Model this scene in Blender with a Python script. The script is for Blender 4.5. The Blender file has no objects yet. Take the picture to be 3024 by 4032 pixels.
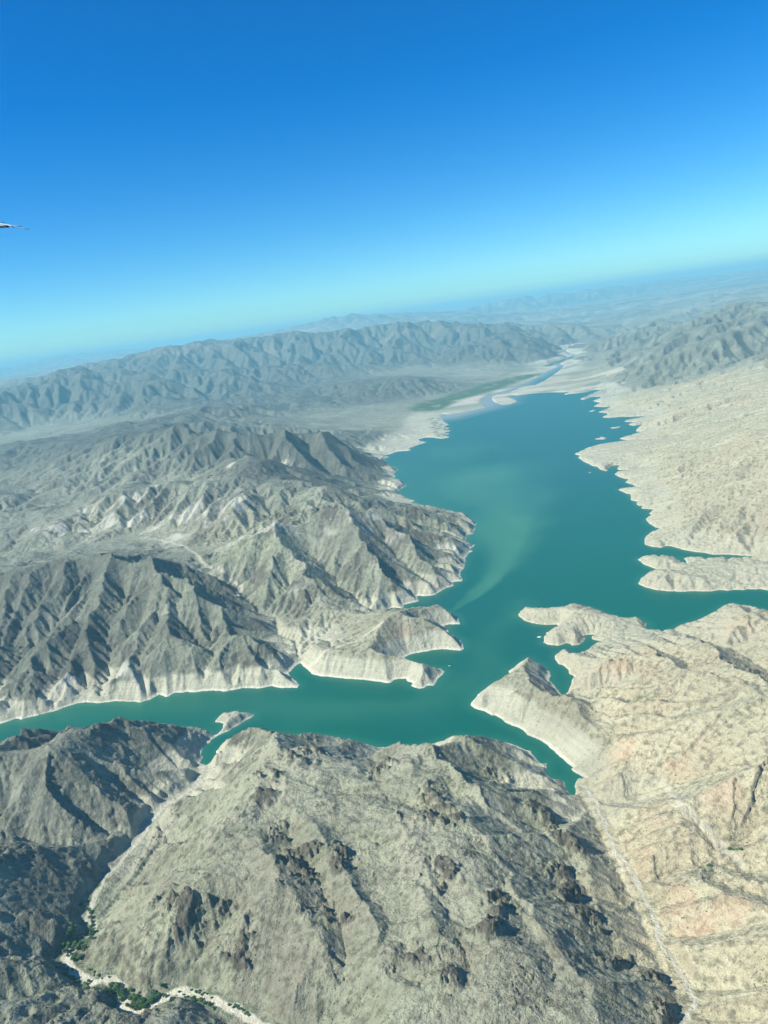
import bpy, math, random
import numpy as np
rnd = random.Random(7)
# ------------------------------------------------------------------ camera, sky, sun, exposure
scene = bpy.context.scene
ALT = 1000.0                      # metres above the lake
PITCH = math.radians(14.1); ROLL = math.radians(7.6)
FPX = 3033.0                      # focal length in pixels of the 3024 x 4032 photograph
CX, CY = 1512.0, 2016.0
Fv = np.array([0, math.cos(PITCH), -math.sin(PITCH)])
U0 = np.array([0, math.sin(PITCH), math.cos(PITCH)]); X0 = np.array([1.0, 0, 0])
Rv = math.cos(ROLL)*X0 - math.sin(ROLL)*U0
Uv = math.sin(ROLL)*X0 + math.cos(ROLL)*U0
# the photographer's right-hand axis points a little above level, so the horizon climbs to the right
Rv = math.cos(ROLL)*X0 - math.sin(ROLL)*U0
cam = bpy.data.cameras.new('camera'); camo = bpy.data.objects.new('camera', cam)
scene.collection.objects.link(camo); scene.camera = camo
from mathutils import Matrix, Vector
M = Matrix(((Rv[0], Uv[0], -Fv[0], 0), (Rv[1], Uv[1], -Fv[1], 0), (Rv[2], Uv[2], -Fv[2], ALT), (0, 0, 0, 1)))
camo.matrix_world = M
cam.sensor_fit = 'HORIZONTAL'; cam.sensor_width = 36; cam.lens = 36*FPX/3024
cam.clip_start = 0.5; cam.clip_end = 400000

SUN_EL = math.radians(43); SUN_AZ = math.radians(-107)      # azimuth clockwise from +Y
sdir = Vector((math.sin(SUN_AZ)*math.cos(SUN_EL), math.cos(SUN_AZ)*math.cos(SUN_EL), math.sin(SUN_EL)))
world = bpy.data.worlds.new('World'); scene.world = world; world.use_nodes = True
nt = world.node_tree; nt.nodes.clear()
sky = nt.nodes.new('ShaderNodeTexSky'); sky.sky_type = 'NISHITA'; sky.sun_disc = False
sky.sun_elevation = SUN_EL; sky.sun_rotation = SUN_AZ; sky.altitude = 1300
sky.air_density = 1.0; sky.dust_density = 0.2; sky.ozone_density = 3.0
hs = nt.nodes.new('ShaderNodeHueSaturation'); hs.inputs['Saturation'].default_value = 1.5
bg = nt.nodes.new('ShaderNodeBackground'); bg.inputs[1].default_value = 0.076
wo = nt.nodes.new('ShaderNodeOutputWorld')
nt.links.new(sky.outputs[0], hs.inputs['Color']); tint = nt.nodes.new('ShaderNodeMix'); tint.data_type = 'RGBA'; tint.blend_type = 'MULTIPLY'; tint.inputs[0].default_value = 1
tint.inputs[7].default_value = (.58, .985, 1.15, 1)
nt.links.new(hs.outputs[0], tint.inputs[6]); nt.links.new(tint.outputs[2], bg.inputs[0]); nt.links.new(bg.outputs[0], wo.inputs[0])
sl = bpy.data.lights.new('sun', 'SUN'); sl.energy = 5.0; sl.angle = math.radians(0.5); sl.color = (1.0, 0.965, 0.80)
so = bpy.data.objects.new('sun', sl); scene.collection.objects.link(so)
so.rotation_euler = sdir.to_track_quat('Z', 'Y').to_euler(); so.location = (-3000, 0, 4000)
vs = scene.view_settings; vs.view_transform = 'Standard'; vs.look = 'None'; vs.gamma = 1; vs.exposure = 0.80
scene.cycles.volume_bounces = 0

# ------------------------------------------------------------------ pixel -> ground helpers
def ray(px, py):
    px = np.asarray(px, float); py = np.asarray(py, float)
    a = (px-CX)/FPX; b = -(py-CY)/FPX
    return Fv[None]+Rv[None]*a[:, None]+Uv[None]*b[:, None]
def ground(px, py, h):
    d = ray(px, py); t = (np.asarray(h, float)-ALT)/d[:, 2]
    return d[:, 0]*t, d[:, 1]*t
K = 3024/1659.0
Z = 800/1659.0
def zone(pts, ox, oy, s=Z): return [(ox+x*s, oy+y*s) for x, y in pts]

# ------------------------------------------------------------------ shoreline, traced as (points, bluff height in metres)
S = []
def seg(bl, ox, oy, pts, s=Z): S.append((bl, zone(pts, ox, oy, s)))
seg(44, 0, 2300, [(-500,740),(0,600),(35,592),(60,580),(95,588),(150,570),(215,555),(300,525),(360,512),(420,512),(500,503),(560,508),(600,514),(650,497),(685,478),(720,490),(745,475),(800,466),(860,462),(920,462),(990,460),(1040,450),(1110,450),(1170,442),(1215,448),(1285,449),(1292,436),(1262,408),(1250,385),(1268,360)], .9114)
seg(50, 1100, 2300, [(175,645),(215,690),(270,725),(330,750),(420,762),(520,768),(600,780),(680,782),(760,790),(880,808),(915,800),(925,782),(960,775),(1030,770),(1045,795),(1085,805),(1075,830),(1110,845),(1155,858),(1185,850),(1195,835),(1260,830),(1290,800),(1300,775),(1340,740),(1350,715),(1325,690),(1230,690),(1150,670),(1080,650),(1000,640),(955,635)])
seg(34, 1100, 2300, [(1000,610),(1040,590),(1080,572),(1140,560),(1180,550),(1250,535),(1320,533),(1390,537),(1440,540),(1475,543),(1510,525),(1500,490),(1480,460),(1430,425),(1385,400),(1392,385),(1370,362),(1345,338),(1400,330),(1483,325),(1460,270),(1400,230),(1300,215),(1200,225),(1100,235),(1000,245),(900,255),(800,253),(830,237),(870,225)])
seg(42, 1400, 2000, [(292,815),(340,818),(390,820),(400,790),(455,780),(520,765),(505,740),(500,710),(560,716),(655,712),(690,680),(740,655),(815,632),(790,605),(860,598),(870,575),(845,545),(865,510),(885,480),(900,430)])
seg(26, 1400, 2000, [(910,390),(930,365),(960,355),(945,335),(975,302),(930,297),(890,292),(905,270),(895,250),(915,225),(900,215),(955,212),(970,180),(975,150),(985,120)])
seg(30, 1400, 1500, [(975,1145),(930,1120),(850,1110),(760,1090),(660,1060),(560,1035),(480,1010)])
seg(8, 1400, 1500, [(400,1000),(490,978),(430,965),(400,968),(415,950),(355,930),(345,900)])
seg(25, 1400, 1500, [(380,875),(415,855),(400,835),(340,825),(330,800)])
seg(8, 1400, 1500, [(300,795),(325,775),(310,755),(345,725),(320,705),(240,700),(180,695)])
seg(20, 1400, 1500, [(205,680),(235,660),(235,630)])
seg(4, 1400, 1500, [(280,622),(240,620),(215,607),(280,598),(345,575),(450,568),(440,550),(490,528),(580,500),(530,490),(510,478),(560,462),(620,460),(700,472),(775,458),(720,445),(770,432),(720,425),(785,405),(720,400),(770,385),(720,375),(760,355),(715,330),(700,300),(690,285),(705,270),(760,272),(820,262),(880,255),(940,240),(1000,228),(1070,215),(1050,185),(1010,175),(1010,155),(1045,130)])
seg(3, 1650, 1350, [(600,412),(720,385),(800,360),(850,342),(900,318),(940,296),(985,266),(1060,226),(1120,200),(1140,190),(1060,168),(1150,138),(1230,112),(1262,95),(1200,82),(1180,60),(1250,28),(1262,30),(1196,62),(1218,78),(1282,94),(1250,118),(1170,145),(1110,165),(1190,180),(1150,225),(1040,300),(950,345),(850,358),(780,388),(720,408),(640,422),(600,440),(593,460),(620,485),(680,505),(740,500),(800,478),(780,462),(730,445),(740,425)])
seg(6, 1650, 1350, [(820,428),(900,415),(1000,408),(1100,403),(1190,403),(1240,393),(1180,425),(1240,415)])
seg(9, 2224, 1500, [(100,100),(180,90),(240,72),(340,68),(270,88),(240,98),(180,125),(122,150),(160,152),(220,130),(300,125),(280,145),(235,165),(290,175),(280,190),(230,208),(320,212),(425,202),(350,230),(272,255),(345,262),(350,278),(305,297),(365,300),(470,290),(530,292),(650,285),(690,290),(640,300),(560,315),(475,332),(560,335),(620,330),(515,355),(560,365),(640,352),(745,352),(700,368),(590,388),(580,412),(660,413),(620,428),(520,455),(440,472),(500,480),(560,490),(480,500),(340,518),(258,540),(180,555),(130,580),(80,598),(130,608)])
seg(12, 2224, 1500, [(110,625),(150,655),(195,675),(230,695),(270,700),(285,720),(345,738),(352,715),(390,690),(448,685),(425,715),(440,727),(520,725),(600,715),(695,718),(560,730),(480,745),(403,758),(440,780),(500,800),(560,803),(485,827),(540,840),(590,862),(650,868),(560,880),(430,885),(490,915),(540,925),(540,975),(600,985),(582,1005),(600,1020),(640,1015),(625,1040),(700,1045),(770,1058),(680,1080),(715,1098),(660,1125),(690,1165),(740,1195),(800,1205)])
seg(14, 2224, 2000, [(735,182),(830,203),(700,205),(665,225),(650,260),(650,300),(720,318),(800,323),(830,308),(880,315),(960,340),(1060,358),(1150,365),(1200,380),(1330,380),(1480,390),(1560,396),(1640,388),(1560,404),(1500,414),(1420,422),(1280,417),(1200,422),(1080,414),(960,409),(985,430),(1000,465),(940,437),(880,407),(800,401),(700,398),(640,410),(585,418),(610,430),(640,460),(700,485),(800,515),(720,525),(680,537),(620,572)])
seg(22, 2224, 2000, [(600,620),(660,650),(740,670),(850,680),(960,682),(1060,680),(1180,682),(1260,672)])
seg(9, 2224, 2000, [(1330,675),(1390,665),(1450,668),(1500,660),(1550,665),(1600,663),(1659,675),(2200,720),(2200,960),(1659,860),(1570,825),(1480,805),(1360,785),(1290,805),(1250,830),(1225,855),(1150,885),(1130,903),(1060,927),(980,952),(920,972),(860,1002),(800,1013),(730,1010)])
seg(16, 1800, 2300, [(1570,385),(1545,350),(1550,320),(1500,292),(1450,286),(1390,298),(1300,278),(1200,242),(1100,205),(1020,188),(940,178),(870,195),(860,212),(780,222),(640,222),(600,210),(570,200),(520,218)])
seg(20, 1800, 2300, [(487,248),(520,275),(560,300),(640,325),(730,330),(820,330),(825,365),(790,375),(725,395),(735,410),(705,435),(710,455),(693,480),(750,497),(840,500),(890,480),(930,490),(935,503),(1000,495),(1040,460),(1045,440)])
seg(7, 1800, 2300, [(1020,420),(1090,412),(1130,415),(1100,435),(1110,455),(1180,472),(1150,484),(1100,505),(1060,548),(1000,570),(965,602)])
seg(18, 1800, 2300, [(955,578),(920,560),(870,547),(820,562),(795,590),(800,610),(830,650),(880,675),(910,700),(910,735),(965,755),(940,790),(920,830),(900,880),(875,910),(840,890)])
seg(30, 1800, 2300, [(800,850),(790,820),(760,790),(755,770),(760,720),(730,690),(690,655),(630,640),(590,610),(558,605),(555,625),(500,660),(420,705),(435,735),(400,770),(330,800),(280,835),(215,865),(165,905),(135,950),(107,988),(150,1020),(200,1033),(265,1065),(300,1070),(355,1100),(400,1130),(480,1165),(540,1195)])
seg(30, 1800, 2600, [(565,610),(680,660),(770,725),(860,790),(920,850)])
seg(4, 1800, 2600, [(970,885),(935,880),(965,920),(1045,975),(990,962),(975,975),(975,1040),(970,1095),(935,1100),(900,1060),(885,1030),(885,990),(820,975),(740,955),(720,910),(720,870),(735,830)])
seg(28, 1800, 2600, [(685,850),(640,810),(610,770),(600,745),(560,730),(510,710),(460,690),(400,668),(300,655),(150,640),(0,625)])
seg(30, 1100, 2300, [(1300,1290),(1150,1330),(1000,1345),(800,1330),(600,1280),(400,1250),(200,1240),(0,1230)])
seg(26, 700, 2700, [(1000,640),(850,680),(740,720),(690,745),(640,780),(560,800),(555,825),(500,860),(520,885),(500,950),(440,1010),(375,1045)], .3014)
seg(20, 700, 2700, [(330,1020),(300,990),(320,930),(330,820),(340,795),(400,750),(440,700),(480,668),(500,662)], .3014)
seg(16, 700, 2700, [(520,655),(560,630),(620,615),(740,545),(850,480),(940,430),(990,400),(980,375),(920,366),(830,370),(730,385),(650,388),(580,415),(520,430),(490,460),(500,475),(560,490),(580,520),(565,560),(530,595),(505,640)], .3014)
seg(22, 700, 2700, [(480,640),(450,620),(400,615),(330,600),(200,585),(60,570)], .3014)
seg(24, 0, 2300, [(700,625),(600,650),(450,670),(300,680),(150,690),(0,715),(-500,860)], .9114)
ISL = [zone([(185,252),(220,241),(255,237),(235,247)], 2224, 1500), zone([(372,380),(410,378),(463,370),(440,380),(410,387),(375,387)], 2224, 1500),
       zone([(238,475),(285,468),(290,458),(318,458),(342,467),(325,476),(280,478)], 2224, 1500), zone([(188,748),(203,744),(216,746),(208,751),(192,751)], 2224, 1500)]
SHp = np.array([p for b, pts in S for p in pts]); SHb = np.array([b for b, pts in S for p in pts], float)
SX, SY = ground(SHp[:, 0], SHp[:, 1], np.zeros(len(SHp)))

# ------------------------------------------------------------------ relief control points
# (x, y in 1659-wide picture units, height, ruggedness, tan rock 0..1)
P = []
def line(rug, tan, pts, step=None):
    for (x, y, h) in pts: P.append((x, y, h, rug, tan))
def subline(rug, tan, pts, n=2):
    for a, b in zip(pts[:-1], pts[1:]):
        for k in range(n):
            t = k/n; P.append((a[0]+(b[0]-a[0])*t, a[1]+(b[1]-a[1])*t, a[2]+(b[2]-a[2])*t, rug, tan))
    P.append((*pts[-1], rug, tan))
# dark peak over the river, left
subline(1.1, -.4, [(-120,1290,150),(-40,1262,190),(70,1235,225),(140,1222,240),(200,1208,262),(300,1185,292),(345,1183,295),(395,1198,280),(425,1225,255),(470,1262,200),(505,1285,150)])
subline(1.2, -.4, [(300,1185,292),(270,1240,235),(230,1320,165),(190,1400,95),(150,1470,60)], 2)
subline(1.2, -.4, [(200,1208,262),(130,1290,180),(90,1360,120),(50,1440,75)], 2)
subline(1.0, .2, [(395,1198,280),(410,1270,190),(440,1330,125),(480,1390,85),(560,1440,55)], 2)
subline(1.0, .1, [(345,1183,295),(350,1260,215),(350,1330,140),(350,1400,90),(345,1460,60)], 2)
subline(.6, .2, [(505,1285,150),(540,1330,95),(580,1380,70),(620,1420,55)], 2)
# valley behind it
subline(.8, .2, [(-60,1235,110),(60,1205,112),(200,1180,110),(330,1170,108),(400,1190,100),(430,1213,92),(470,1250,80),(525,1275,65),(510,1303,55),(560,1345,40),(600,1395,30),(636,1425,8)])
# middle range between the valley and the lake
subline(1.0, .3, [(475,1215,150),(530,1178,195),(600,1148,225),(665,1118,250),(750,1095,265),(800,1105,235),(850,1120,200),(930,1120,130),(985,1125,80)])
subline(1.0, .3, [(600,1148,225),(640,1200,165),(680,1250,110),(720,1290,65)], 2)
subline(1.0, .2, [(750,1095,265),(790,1150,190),(840,1200,130),(880,1245,80)], 2)
subline(1.0, .2, [(850,1120,200),(900,1160,140),(950,1200,75)], 2)
subline(.9, .2, [(530,1178,195),(570,1230,140),(610,1280,85),(630,1310,55)], 2)
subline(.7, .2, [(650,1175,130),(690,1230,85),(760,1290,50)], 2)
subline(.7, .2, [(780,1130,170),(830,1180,105),(870,1210,80)], 2)
# low bench and peninsulas
line(.5, .5, [(620,1350,50),(700,1350,40),(760,1330,45),(830,1320,52),(900,1320,60),(955,1330,60),(870,1345,85),(835,1345,88),(900,1375,60),(960,1380,45),(760,1380,40),(700,1400,40),(660,1395,42),(720,1420,58),(800,1425,58),(860,1430,52),(900,1430,45),(930,1440,42),(650,1425,54)])
# second ridge system
subline(1.0, .1, [(100,1115,185),(200,1082,215),(280,1068,230),(360,1058,245),(430,1066,250),(500,1078,240),(580,1068,225),(645,1058,215),(700,1080,200)])
subline(1.0, .5, [(200,1082,215),(210,1120,160),(240,1160,120)], 2)
subline(1.0, .5, [(360,1058,245),(380,1110,185),(400,1150,130)], 2)
subline(1.0, .5, [(500,1078,240),(490,1120,190),(480,1165,130)], 2)
subline(.9, .1, [(100,1115,185),(40,1150,150),(-60,1180,120)], 2)
line(.95, .2, [(0,1120,190),(-80,1060,230),(80,1160,165),(60,1190,125),(290,1140,140),(450,1140,140),(580,1110,165)])
# high dark mountain
subline(1.1, -.9, [(-100,1010,210),(0,973,235),(100,960,260),(200,957,280),(300,950,330),(380,933,400),(430,915,440),(530,908,450),(600,918,425),(645,928,395),(700,943,320),(775,960,200),(815,978,90)])
subline(1.1, -.9, [(380,933,400),(450,970,330),(530,998,280),(595,1038,235),(650,1050,210)])
subline(1.1, -.9, [(600,918,425),(640,960,280),(700,1000,170),(760,1030,90)])
subline(1.0, .1, [(380,933,400),(300,985,280),(230,1030,215),(160,1060,190)])
subline(1.0, -.9, [(530,908,450),(560,950,310),(620,1000,215),(700,1045,150)])
subline(.8, .1, [(300,1020,215),(400,1030,210),(470,1045,205)], 2)
subline(.8, .1, [(0,1050,165),(80,1080,160),(150,1095,160)], 2)
subline(.8, .1, [(480,965,235),(560,985,200),(620,1020,170)], 2)
line(.7, .2, [(760,1070,110),(820,1085,85),(800,1050,50),(840,1060,35),(860,1090,70),(900,1100,70)])
# plain and hills behind
line(.3, .2, [(-100,990,150),(60,935,130),(150,925,130),(240,915,140),(330,912,160),(660,905,60),(760,905,40),(820,930,20),(850,900,30),(900,905,14),(800,880,60),(740,930,70),(700,915,90),(880,870,60),(930,880,15),(930,860,18)])
line(.9, -.7, [(240,903,210),(310,890,270),(350,885,250),(420,880,260),(480,884,300),(540,895,200),(760,930,75),(790,935,70)])
line(.8, -.9, [(700,850,110),(790,822,190),(850,815,215),(900,822,180),(950,838,80),(985,848,30),(830,870,60),(740,870,80)])
line(.2, .3, [(960,800,90),(1050,790,70),(1100,800,40),(1000,820,50),(900,795,120),(1030,850,10),(1080,830,6),(1130,820,6),(1170,800,6),(1100,812,8),(980,875,8),(1150,785,15),(1180,785,8)])
line(.2, .8, [(1160,840,10),(1200,832,12),(1250,825,14),(1300,815,20),(1220,815,10),(1280,800,20)])
line(.2, .3, [(1230,790,8),(1250,775,8),(1250,760,6),(1270,790,25)])
# right badlands by the lake
line(.3, .75, [(1380,850,70),(1450,840,90),(1550,820,130),(1659,800,170),(1340,870,40),(1400,900,70),(1500,880,110),(1600,870,150),(1659,860,170),(1800,840,220),
  (1380,920,35),(1430,940,40),(1500,940,90),(1560,950,130),(1640,930,170),(1330,980,22),(1300,960,18),(1400,990,35),(1450,1000,45),(1520,990,110),(1600,1000,150),(1659,1010,160),(1800,1000,200),
  (1430,1060,30),(1480,1060,45),(1560,1070,110),(1640,1080,130),(1480,1110,40),(1530,1130,60),(1600,1140,70),(1659,1150,60),(1450,1150,25),(1520,1165,22),(1440,1110,22),(1800,1120,120)])
line(.4, .8, [(1450,1210,22),(1500,1225,16),(1560,1240,14),(1620,1225,18),(1440,1245,34),(1480,1255,36),(1520,1262,26),(1659,1225,20),(1800,1220,20),(1700,1240,16)])
line(.5, .8, [(1150,1330,26),(1200,1330,32),(1240,1315,38),(1280,1320,36),(1320,1340,26),(1370,1355,12),(1250,1365,20),(1300,1380,12),(1340,1390,16),(1210,1375,20),(1230,1410,26),(1250,1420,24)])
# rolling tan hills, right
line(.5, 1., [(1590,1318,42),(1659,1335,60),(1480,1390,42),(1560,1350,45),(1420,1420,60),(1350,1430,50),(1300,1440,48),(1280,1480,32),(1400,1500,80),(1500,1460,80),(1600,1430,95),(1659,1400,90),(1820,1400,110),
  (1320,1520,60),(1350,1580,75),(1450,1560,110),(1540,1520,120),(1640,1500,120),(1480,1620,115),(1400,1660,85),(1330,1660,60),(1560,1620,135),(1659,1600,140),(1800,1550,150),(1500,1700,90),(1600,1700,130),(1400,1700,45),(1659,1750,140),
  (1800,1750,170),(1340,1740,45),(1380,1790,60),(1450,1800,75),(1520,1790,60),(1560,1830,60),(1620,1850,80),(1659,1880,100),(1800,1900,140),(1450,1880,70),(1500,1950,90),(1580,1980,110),(1659,2020,120),(1500,2050,90),(1600,2100,110),(1659,2180,120),(1560,2200,100),(1800,2150,160)])
subline(.4, .9, [(1260,1700,4),(1285,1730,14),(1310,1790,22),(1340,1850,28),(1385,1920,34),(1415,1990,40),(1440,2060,46),(1480,2120,50),(1500,2170,54),(1470,2240,60)])
# wedge peninsula
subline(.5, .5, [(1140,1432,40),(1160,1470,58),(1190,1510,66),(1220,1545,64),(1250,1590,56),(1275,1630,46),(1298,1670,32)])
line(.5, .5, [(1080,1490,38),(1110,1520,46),(1150,1560,48),(1200,1600,42),(1250,1640,34),(1050,1520,26),(1275,1560,40),(1300,1600,46)])
# foreground hill
subline(1., .35, [(500,1620,120),(540,1595,150),(600,1568,165),(660,1560,170),(720,1570,168),(790,1585,160),(850,1598,150),(920,1590,155),(1000,1575,150),(1060,1580,135),(1100,1610,120),(1150,1650,100),(1180,1690,85)])
line(1., .4, [(480,1690,120),(560,1680,200),(650,1670,225),(760,1680,220),(860,1690,225),(960,1680,215),(1040,1680,185),(1110,1720,185),(1160,1765,150),
   (450,1740,150),(560,1760,240),(700,1780,250),(850,1780,240),(950,1770,235),(1050,1790,215),(1120,1800,200),(1175,1820,185),(1225,1860,130),
   (370,1830,130),(470,1850,210),(600,1870,255),(750,1880,255),(900,1890,255),(1020,1900,245),(1150,1900,215),(1215,1920,195),(1285,1960,110),
   (300,1920,110),(400,1950,180),(550,1970,235),(700,1990,255),(850,2000,262),(1000,2000,260),(1120,1990,240),(1220,2010,215),(1290,2040,170),(1365,2085,95),
   (250,2020,95),(350,2050,140),(500,2070,190),(650,2090,225),(800,2110,250),(950,2110,262),(1100,2110,250),(1250,2120,215),(1350,2140,180),(1425,2150,100),
   (330,2120,75),(450,2130,105),(600,2160,170),(750,2190,210),(900,2210,240),(1050,2210,250),(1200,2210,235),(1350,2210,190),(1440,2210,110),
   (1250,1770,45),(1290,1850,60),(1240,1740,25),(1180,1740,95),(1150,1720,120),(620,2250,140),(900,2300,230),(1200,2300,230)])
# wash, bottom left
WASH = [(440,1655,3),(430,1690,8),(400,1715,12),(350,1745,16),(325,1775,18),(300,1815,20),(260,1860,23),(220,1905,26),(205,1940,28),(190,1975,31),(205,2000,32),(190,2025,34),(160,2050,36),(140,2070,38),(165,2105,40),(205,2122,42),(240,2118,43),(262,2140,44),(275,2175,46),(310,2182,47),(340,2162,48),(380,2142,49),(420,2143,50),(470,2165,52),(530,2195,54),(600,2235,58),(700,2290,62)]
subline(.8, .3, WASH, 2)
line(1., .1, [(405,1640,70),(412,1682,38),(372,1718,48),(335,1745,50),(295,1785,52),(255,1830,56),(212,1885,56),(190,1925,50)])
# left foreground hills
subline(1.0, .15, [(-150,1640,170),(-60,1600,160),(60,1578,150),(170,1568,150),(240,1575,160),(290,1580,165),(330,1590,140),(400,1585,75),(440,1600,40)], 2)
subline(1.0, .15, [(240,1575,160),(255,1640,175),(265,1690,165),(285,1740,110),(310,1775,50)], 2)
line(1., .15, [(100,1640,200),(0,1680,190),(-100,1750,190),(150,1700,200),(200,1760,130),(120,1780,115),(340,1650,105),(390,1660,50),(350,1700,60),(310,1700,95),(0,1770,110),(370,1620,90)])
subline(1.0, .1, [(-60,1810,90),(60,1815,85),(130,1815,80),(190,1800,70),(260,1790,40)], 2)
subline(1.0, .1, [(-60,1880,160),(60,1870,150),(130,1845,145),(190,1800,140),(250,1785,90)], 2)
line(1., .1, [(100,1930,150),(160,1920,115),(50,1960,165),(-60,1960,170),(120,1990,110),(40,2010,130),(170,1880,100),(220,1840,70)])
subline(1.0, .1, [(-80,2050,170),(20,2045,130),(90,2010,100),(150,1990,75)], 2)
line(1., .15, [(0,2100,120),(60,2090,95),(110,2100,70),(0,2180,120),(100,2170,80),(180,2170,65),(60,2230,110),(220,2200,75),(160,2230,85),(300,2220,75),(380,2200,80),(420,2180,66),(450,2210,85),(-100,2200,160),(400,2250,100)])
# far points given by distance in km
FP = []
def far(rug, tan, pts):
    for (x, y, r) in pts: FP.append((x, y, r*1000, rug, tan))
far(.95, -1., [(-150,850,13),(0,838,13.5),(75,823,14),(135,798,14.5),(175,788,15),(215,788,15),(310,773,15),(370,758,15),(425,746,15.5),(455,737,15.5),(505,736,16),(550,733,16),(580,728,16.5),(610,716,17),(670,726,16.5),(725,718,16.5),(775,708,17),(830,708,16.5),(904,698,16.5),(980,703,16),(1055,706,15.5),(1130,709,15),(1155,711,14.5),(1200,721,14.5)])
line(.9, -1., [(60,870,480),(160,840,560),(250,830,520),(330,850,400),(400,800,560),(480,800,500),(560,790,480),(640,780,450),(720,770,420),(800,765,380),(880,760,330),(960,750,280),(1060,745,300),(1140,745,260),(1190,755,150),(1190,775,60),(1100,775,120),(1000,780,140),(900,785,150),(620,830,220),(520,850,220),(450,860,230),(120,890,280),(0,900,260),(-120,920,260),(1215,745,140)])
far(.3, .2, [(-150,860,20),(200,805,24),(450,752,24),(700,728,24),(900,712,24),(1050,715,20)])
far(.8, -.5, [(-150,840,50),(50,779,55),(130,764,55),(210,755,55),(300,751,55),(375,744,55),(410,744,50),(560,725,45),(640,710,36),(668,694,34),(700,682,34),(740,673,34),(765,667,34),(800,671,34),(850,674,35),(880,671,36),(930,664,38),(1005,664,42),(1044,648,45),(1090,640,46),(1180,631,48),(1254,623,50),(1330,616,50),(1404,608,52),(1480,598,52),(1554,592,52),(1659,580,52),(1800,560,52)])
line(.5, .2, [(1300,700,130),(1300,690,160),(1400,690,170),(1400,660,260),(1500,665,260),(1500,640,380),(1600,650,300),(1659,640,330),(1659,615,480),(1200,690,180),(1100,685,200),(1200,660,320),(1300,650,360),(1000,690,250),(950,690,300),(1400,635,450),(1290,745,80),(1350,700,120),(1420,705,140),(1800,640,330),(1800,600,480)])
far(.4, .1, [(200,800,90),(800,720,90),(1500,640,90),(-200,850,90)])
# right-hand mountain
subline(1.3, -.2, [(1240,785,40),(1265,750,140),(1294,722,230),(1330,728,200),(1380,745,170),(1430,738,250),(1455,732,300),(1505,715,360),(1530,690,430),(1570,672,460),(1610,683,420),(1659,694,400),(1750,690,400)])
subline(1.3, -.2, [(1505,715,360),(1450,770,230),(1400,800,130),(1360,820,60)])
subline(1.3, -.2, [(1570,672,460),(1600,720,350),(1620,760,220)])
line(1.2, -.1, [(1560,750,290),(1500,780,190),(1659,760,280),(1340,790,60),(1300,775,110),(1320,760,130),(1450,815,90),(1550,800,130),(1350,835,40),(1800,760,300)])

Pa = np.array(P, float)
fg = (Pa[:, 1] > 1540) & (Pa[:, 3] > .65) & (Pa[:, 0] > 440) & (Pa[:, 0] < 1480)
fg |= (Pa[:, 1] > 1660) & (Pa[:, 3] > .65) & (Pa[:, 0] > 220) & (Pa[:, 4] > .36)
Pa[fg, 2] = np.where(Pa[fg, 2] > 195, 195+.2*(Pa[fg, 2]-195), Pa[fg, 2])
Pa[fg, 2] = 25+(Pa[fg, 2]-25)*.46
fl = (Pa[:, 1] > 1540) & (Pa[:, 3] > .65) & ~fg & (Pa[:, 4] < .2)
Pa[fl, 2] = 30+(Pa[fl, 2]-30)*.62
Pa[fg, 3] *= .62; Pa[fl, 3] *= .85
Fa = np.array(FP, float)
gx, gy = ground(Pa[:, 0]*K, Pa[:, 1]*K, Pa[:, 2])
fd = ray(Fa[:, 0]*K, Fa[:, 1]*K); hr = np.hypot(fd[:, 0], fd[:, 1])
fx = fd[:, 0]/hr*Fa[:, 2]; fy = fd[:, 1]/hr*Fa[:, 2]; fh = ALT+fd[:, 2]/hr*Fa[:, 2]
sel = np.arange(0, len(SX), 2)
cxw = np.concatenate([gx, fx, SX[sel]]); cyw = np.concatenate([gy, fy, SY[sel]])
val = np.concatenate([np.stack([Pa[:, 2], Pa[:, 3], Pa[:, 4]], 1), np.stack([fh, Fa[:, 3], Fa[:, 4]], 1),
                      np.stack([SHb[sel], np.full(len(sel), .55), np.full(len(sel), .5)], 1)])
# ridge and tan of the shore follow the side they are on
lr = np.log(np.hypot(cxw, cyw)); th = np.arctan2(cxw, cyw)
q = np.stack([lr, th], 1)
_, ui = np.unique(np.round(q/0.0035), axis=0, return_index=True)
q = q[ui]; val = val[ui]; ns = len(q)
ns_sh = ui >= len(gx)+len(fx)
EPS = 0.006
def phi(d2): return -np.sqrt(d2+EPS**2)
D = ((q[:, None]-q[None])**2).sum(2)
def fit(qs, v, lam):
    n = len(qs); D = ((qs[:, None]-qs[None])**2).sum(2)
    A = np.zeros((n+1, n+1)); A[:n, :n] = phi(D)+lam*np.eye(n); A[:n, n] = 1; A[n, :n] = 1
    return np.linalg.solve(A, np.vstack([v, np.zeros((1, v.shape[1]))]))
W = fit(q, val[:, :1], 0.004)
qi = q[~ns_sh]; W2 = fit(qi, val[~ns_sh][:, 1:], 0.03)
def evalrbf(qs, W, L, T):
    out = np.zeros((L.size, W.shape[1]), np.float32)
    Lf = L.ravel().astype(np.float32); Tf = T.ravel().astype(np.float32); Wn = W[:-1].astype(np.float32)
    q0 = qs[:, 0].astype(np.float32); q1 = qs[:, 1].astype(np.float32)
    for i in range(0, L.size, 8192):
        d = (Lf[i:i+8192, None]-q0[None])**2+(Tf[i:i+8192, None]-q1[None])**2+np.float32(EPS**2)
        out[i:i+8192] = -np.sqrt(d)@Wn+W[-1].astype(np.float32)
    return out.reshape(L.shape+(W.shape[1],))
TMAX = math.radians(47)
RMIN, RMAX = 430.0, 92000.0
cl = np.linspace(math.log(RMIN), math.log(RMAX), 620); ct = np.linspace(-TMAX, TMAX, 420)
Lc, Tc = np.meshgrid(cl, ct, indexing='ij')
Bc = evalrbf(q, W, Lc, Tc); Rc = evalrbf(qi, W2, Lc, Tc)
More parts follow.
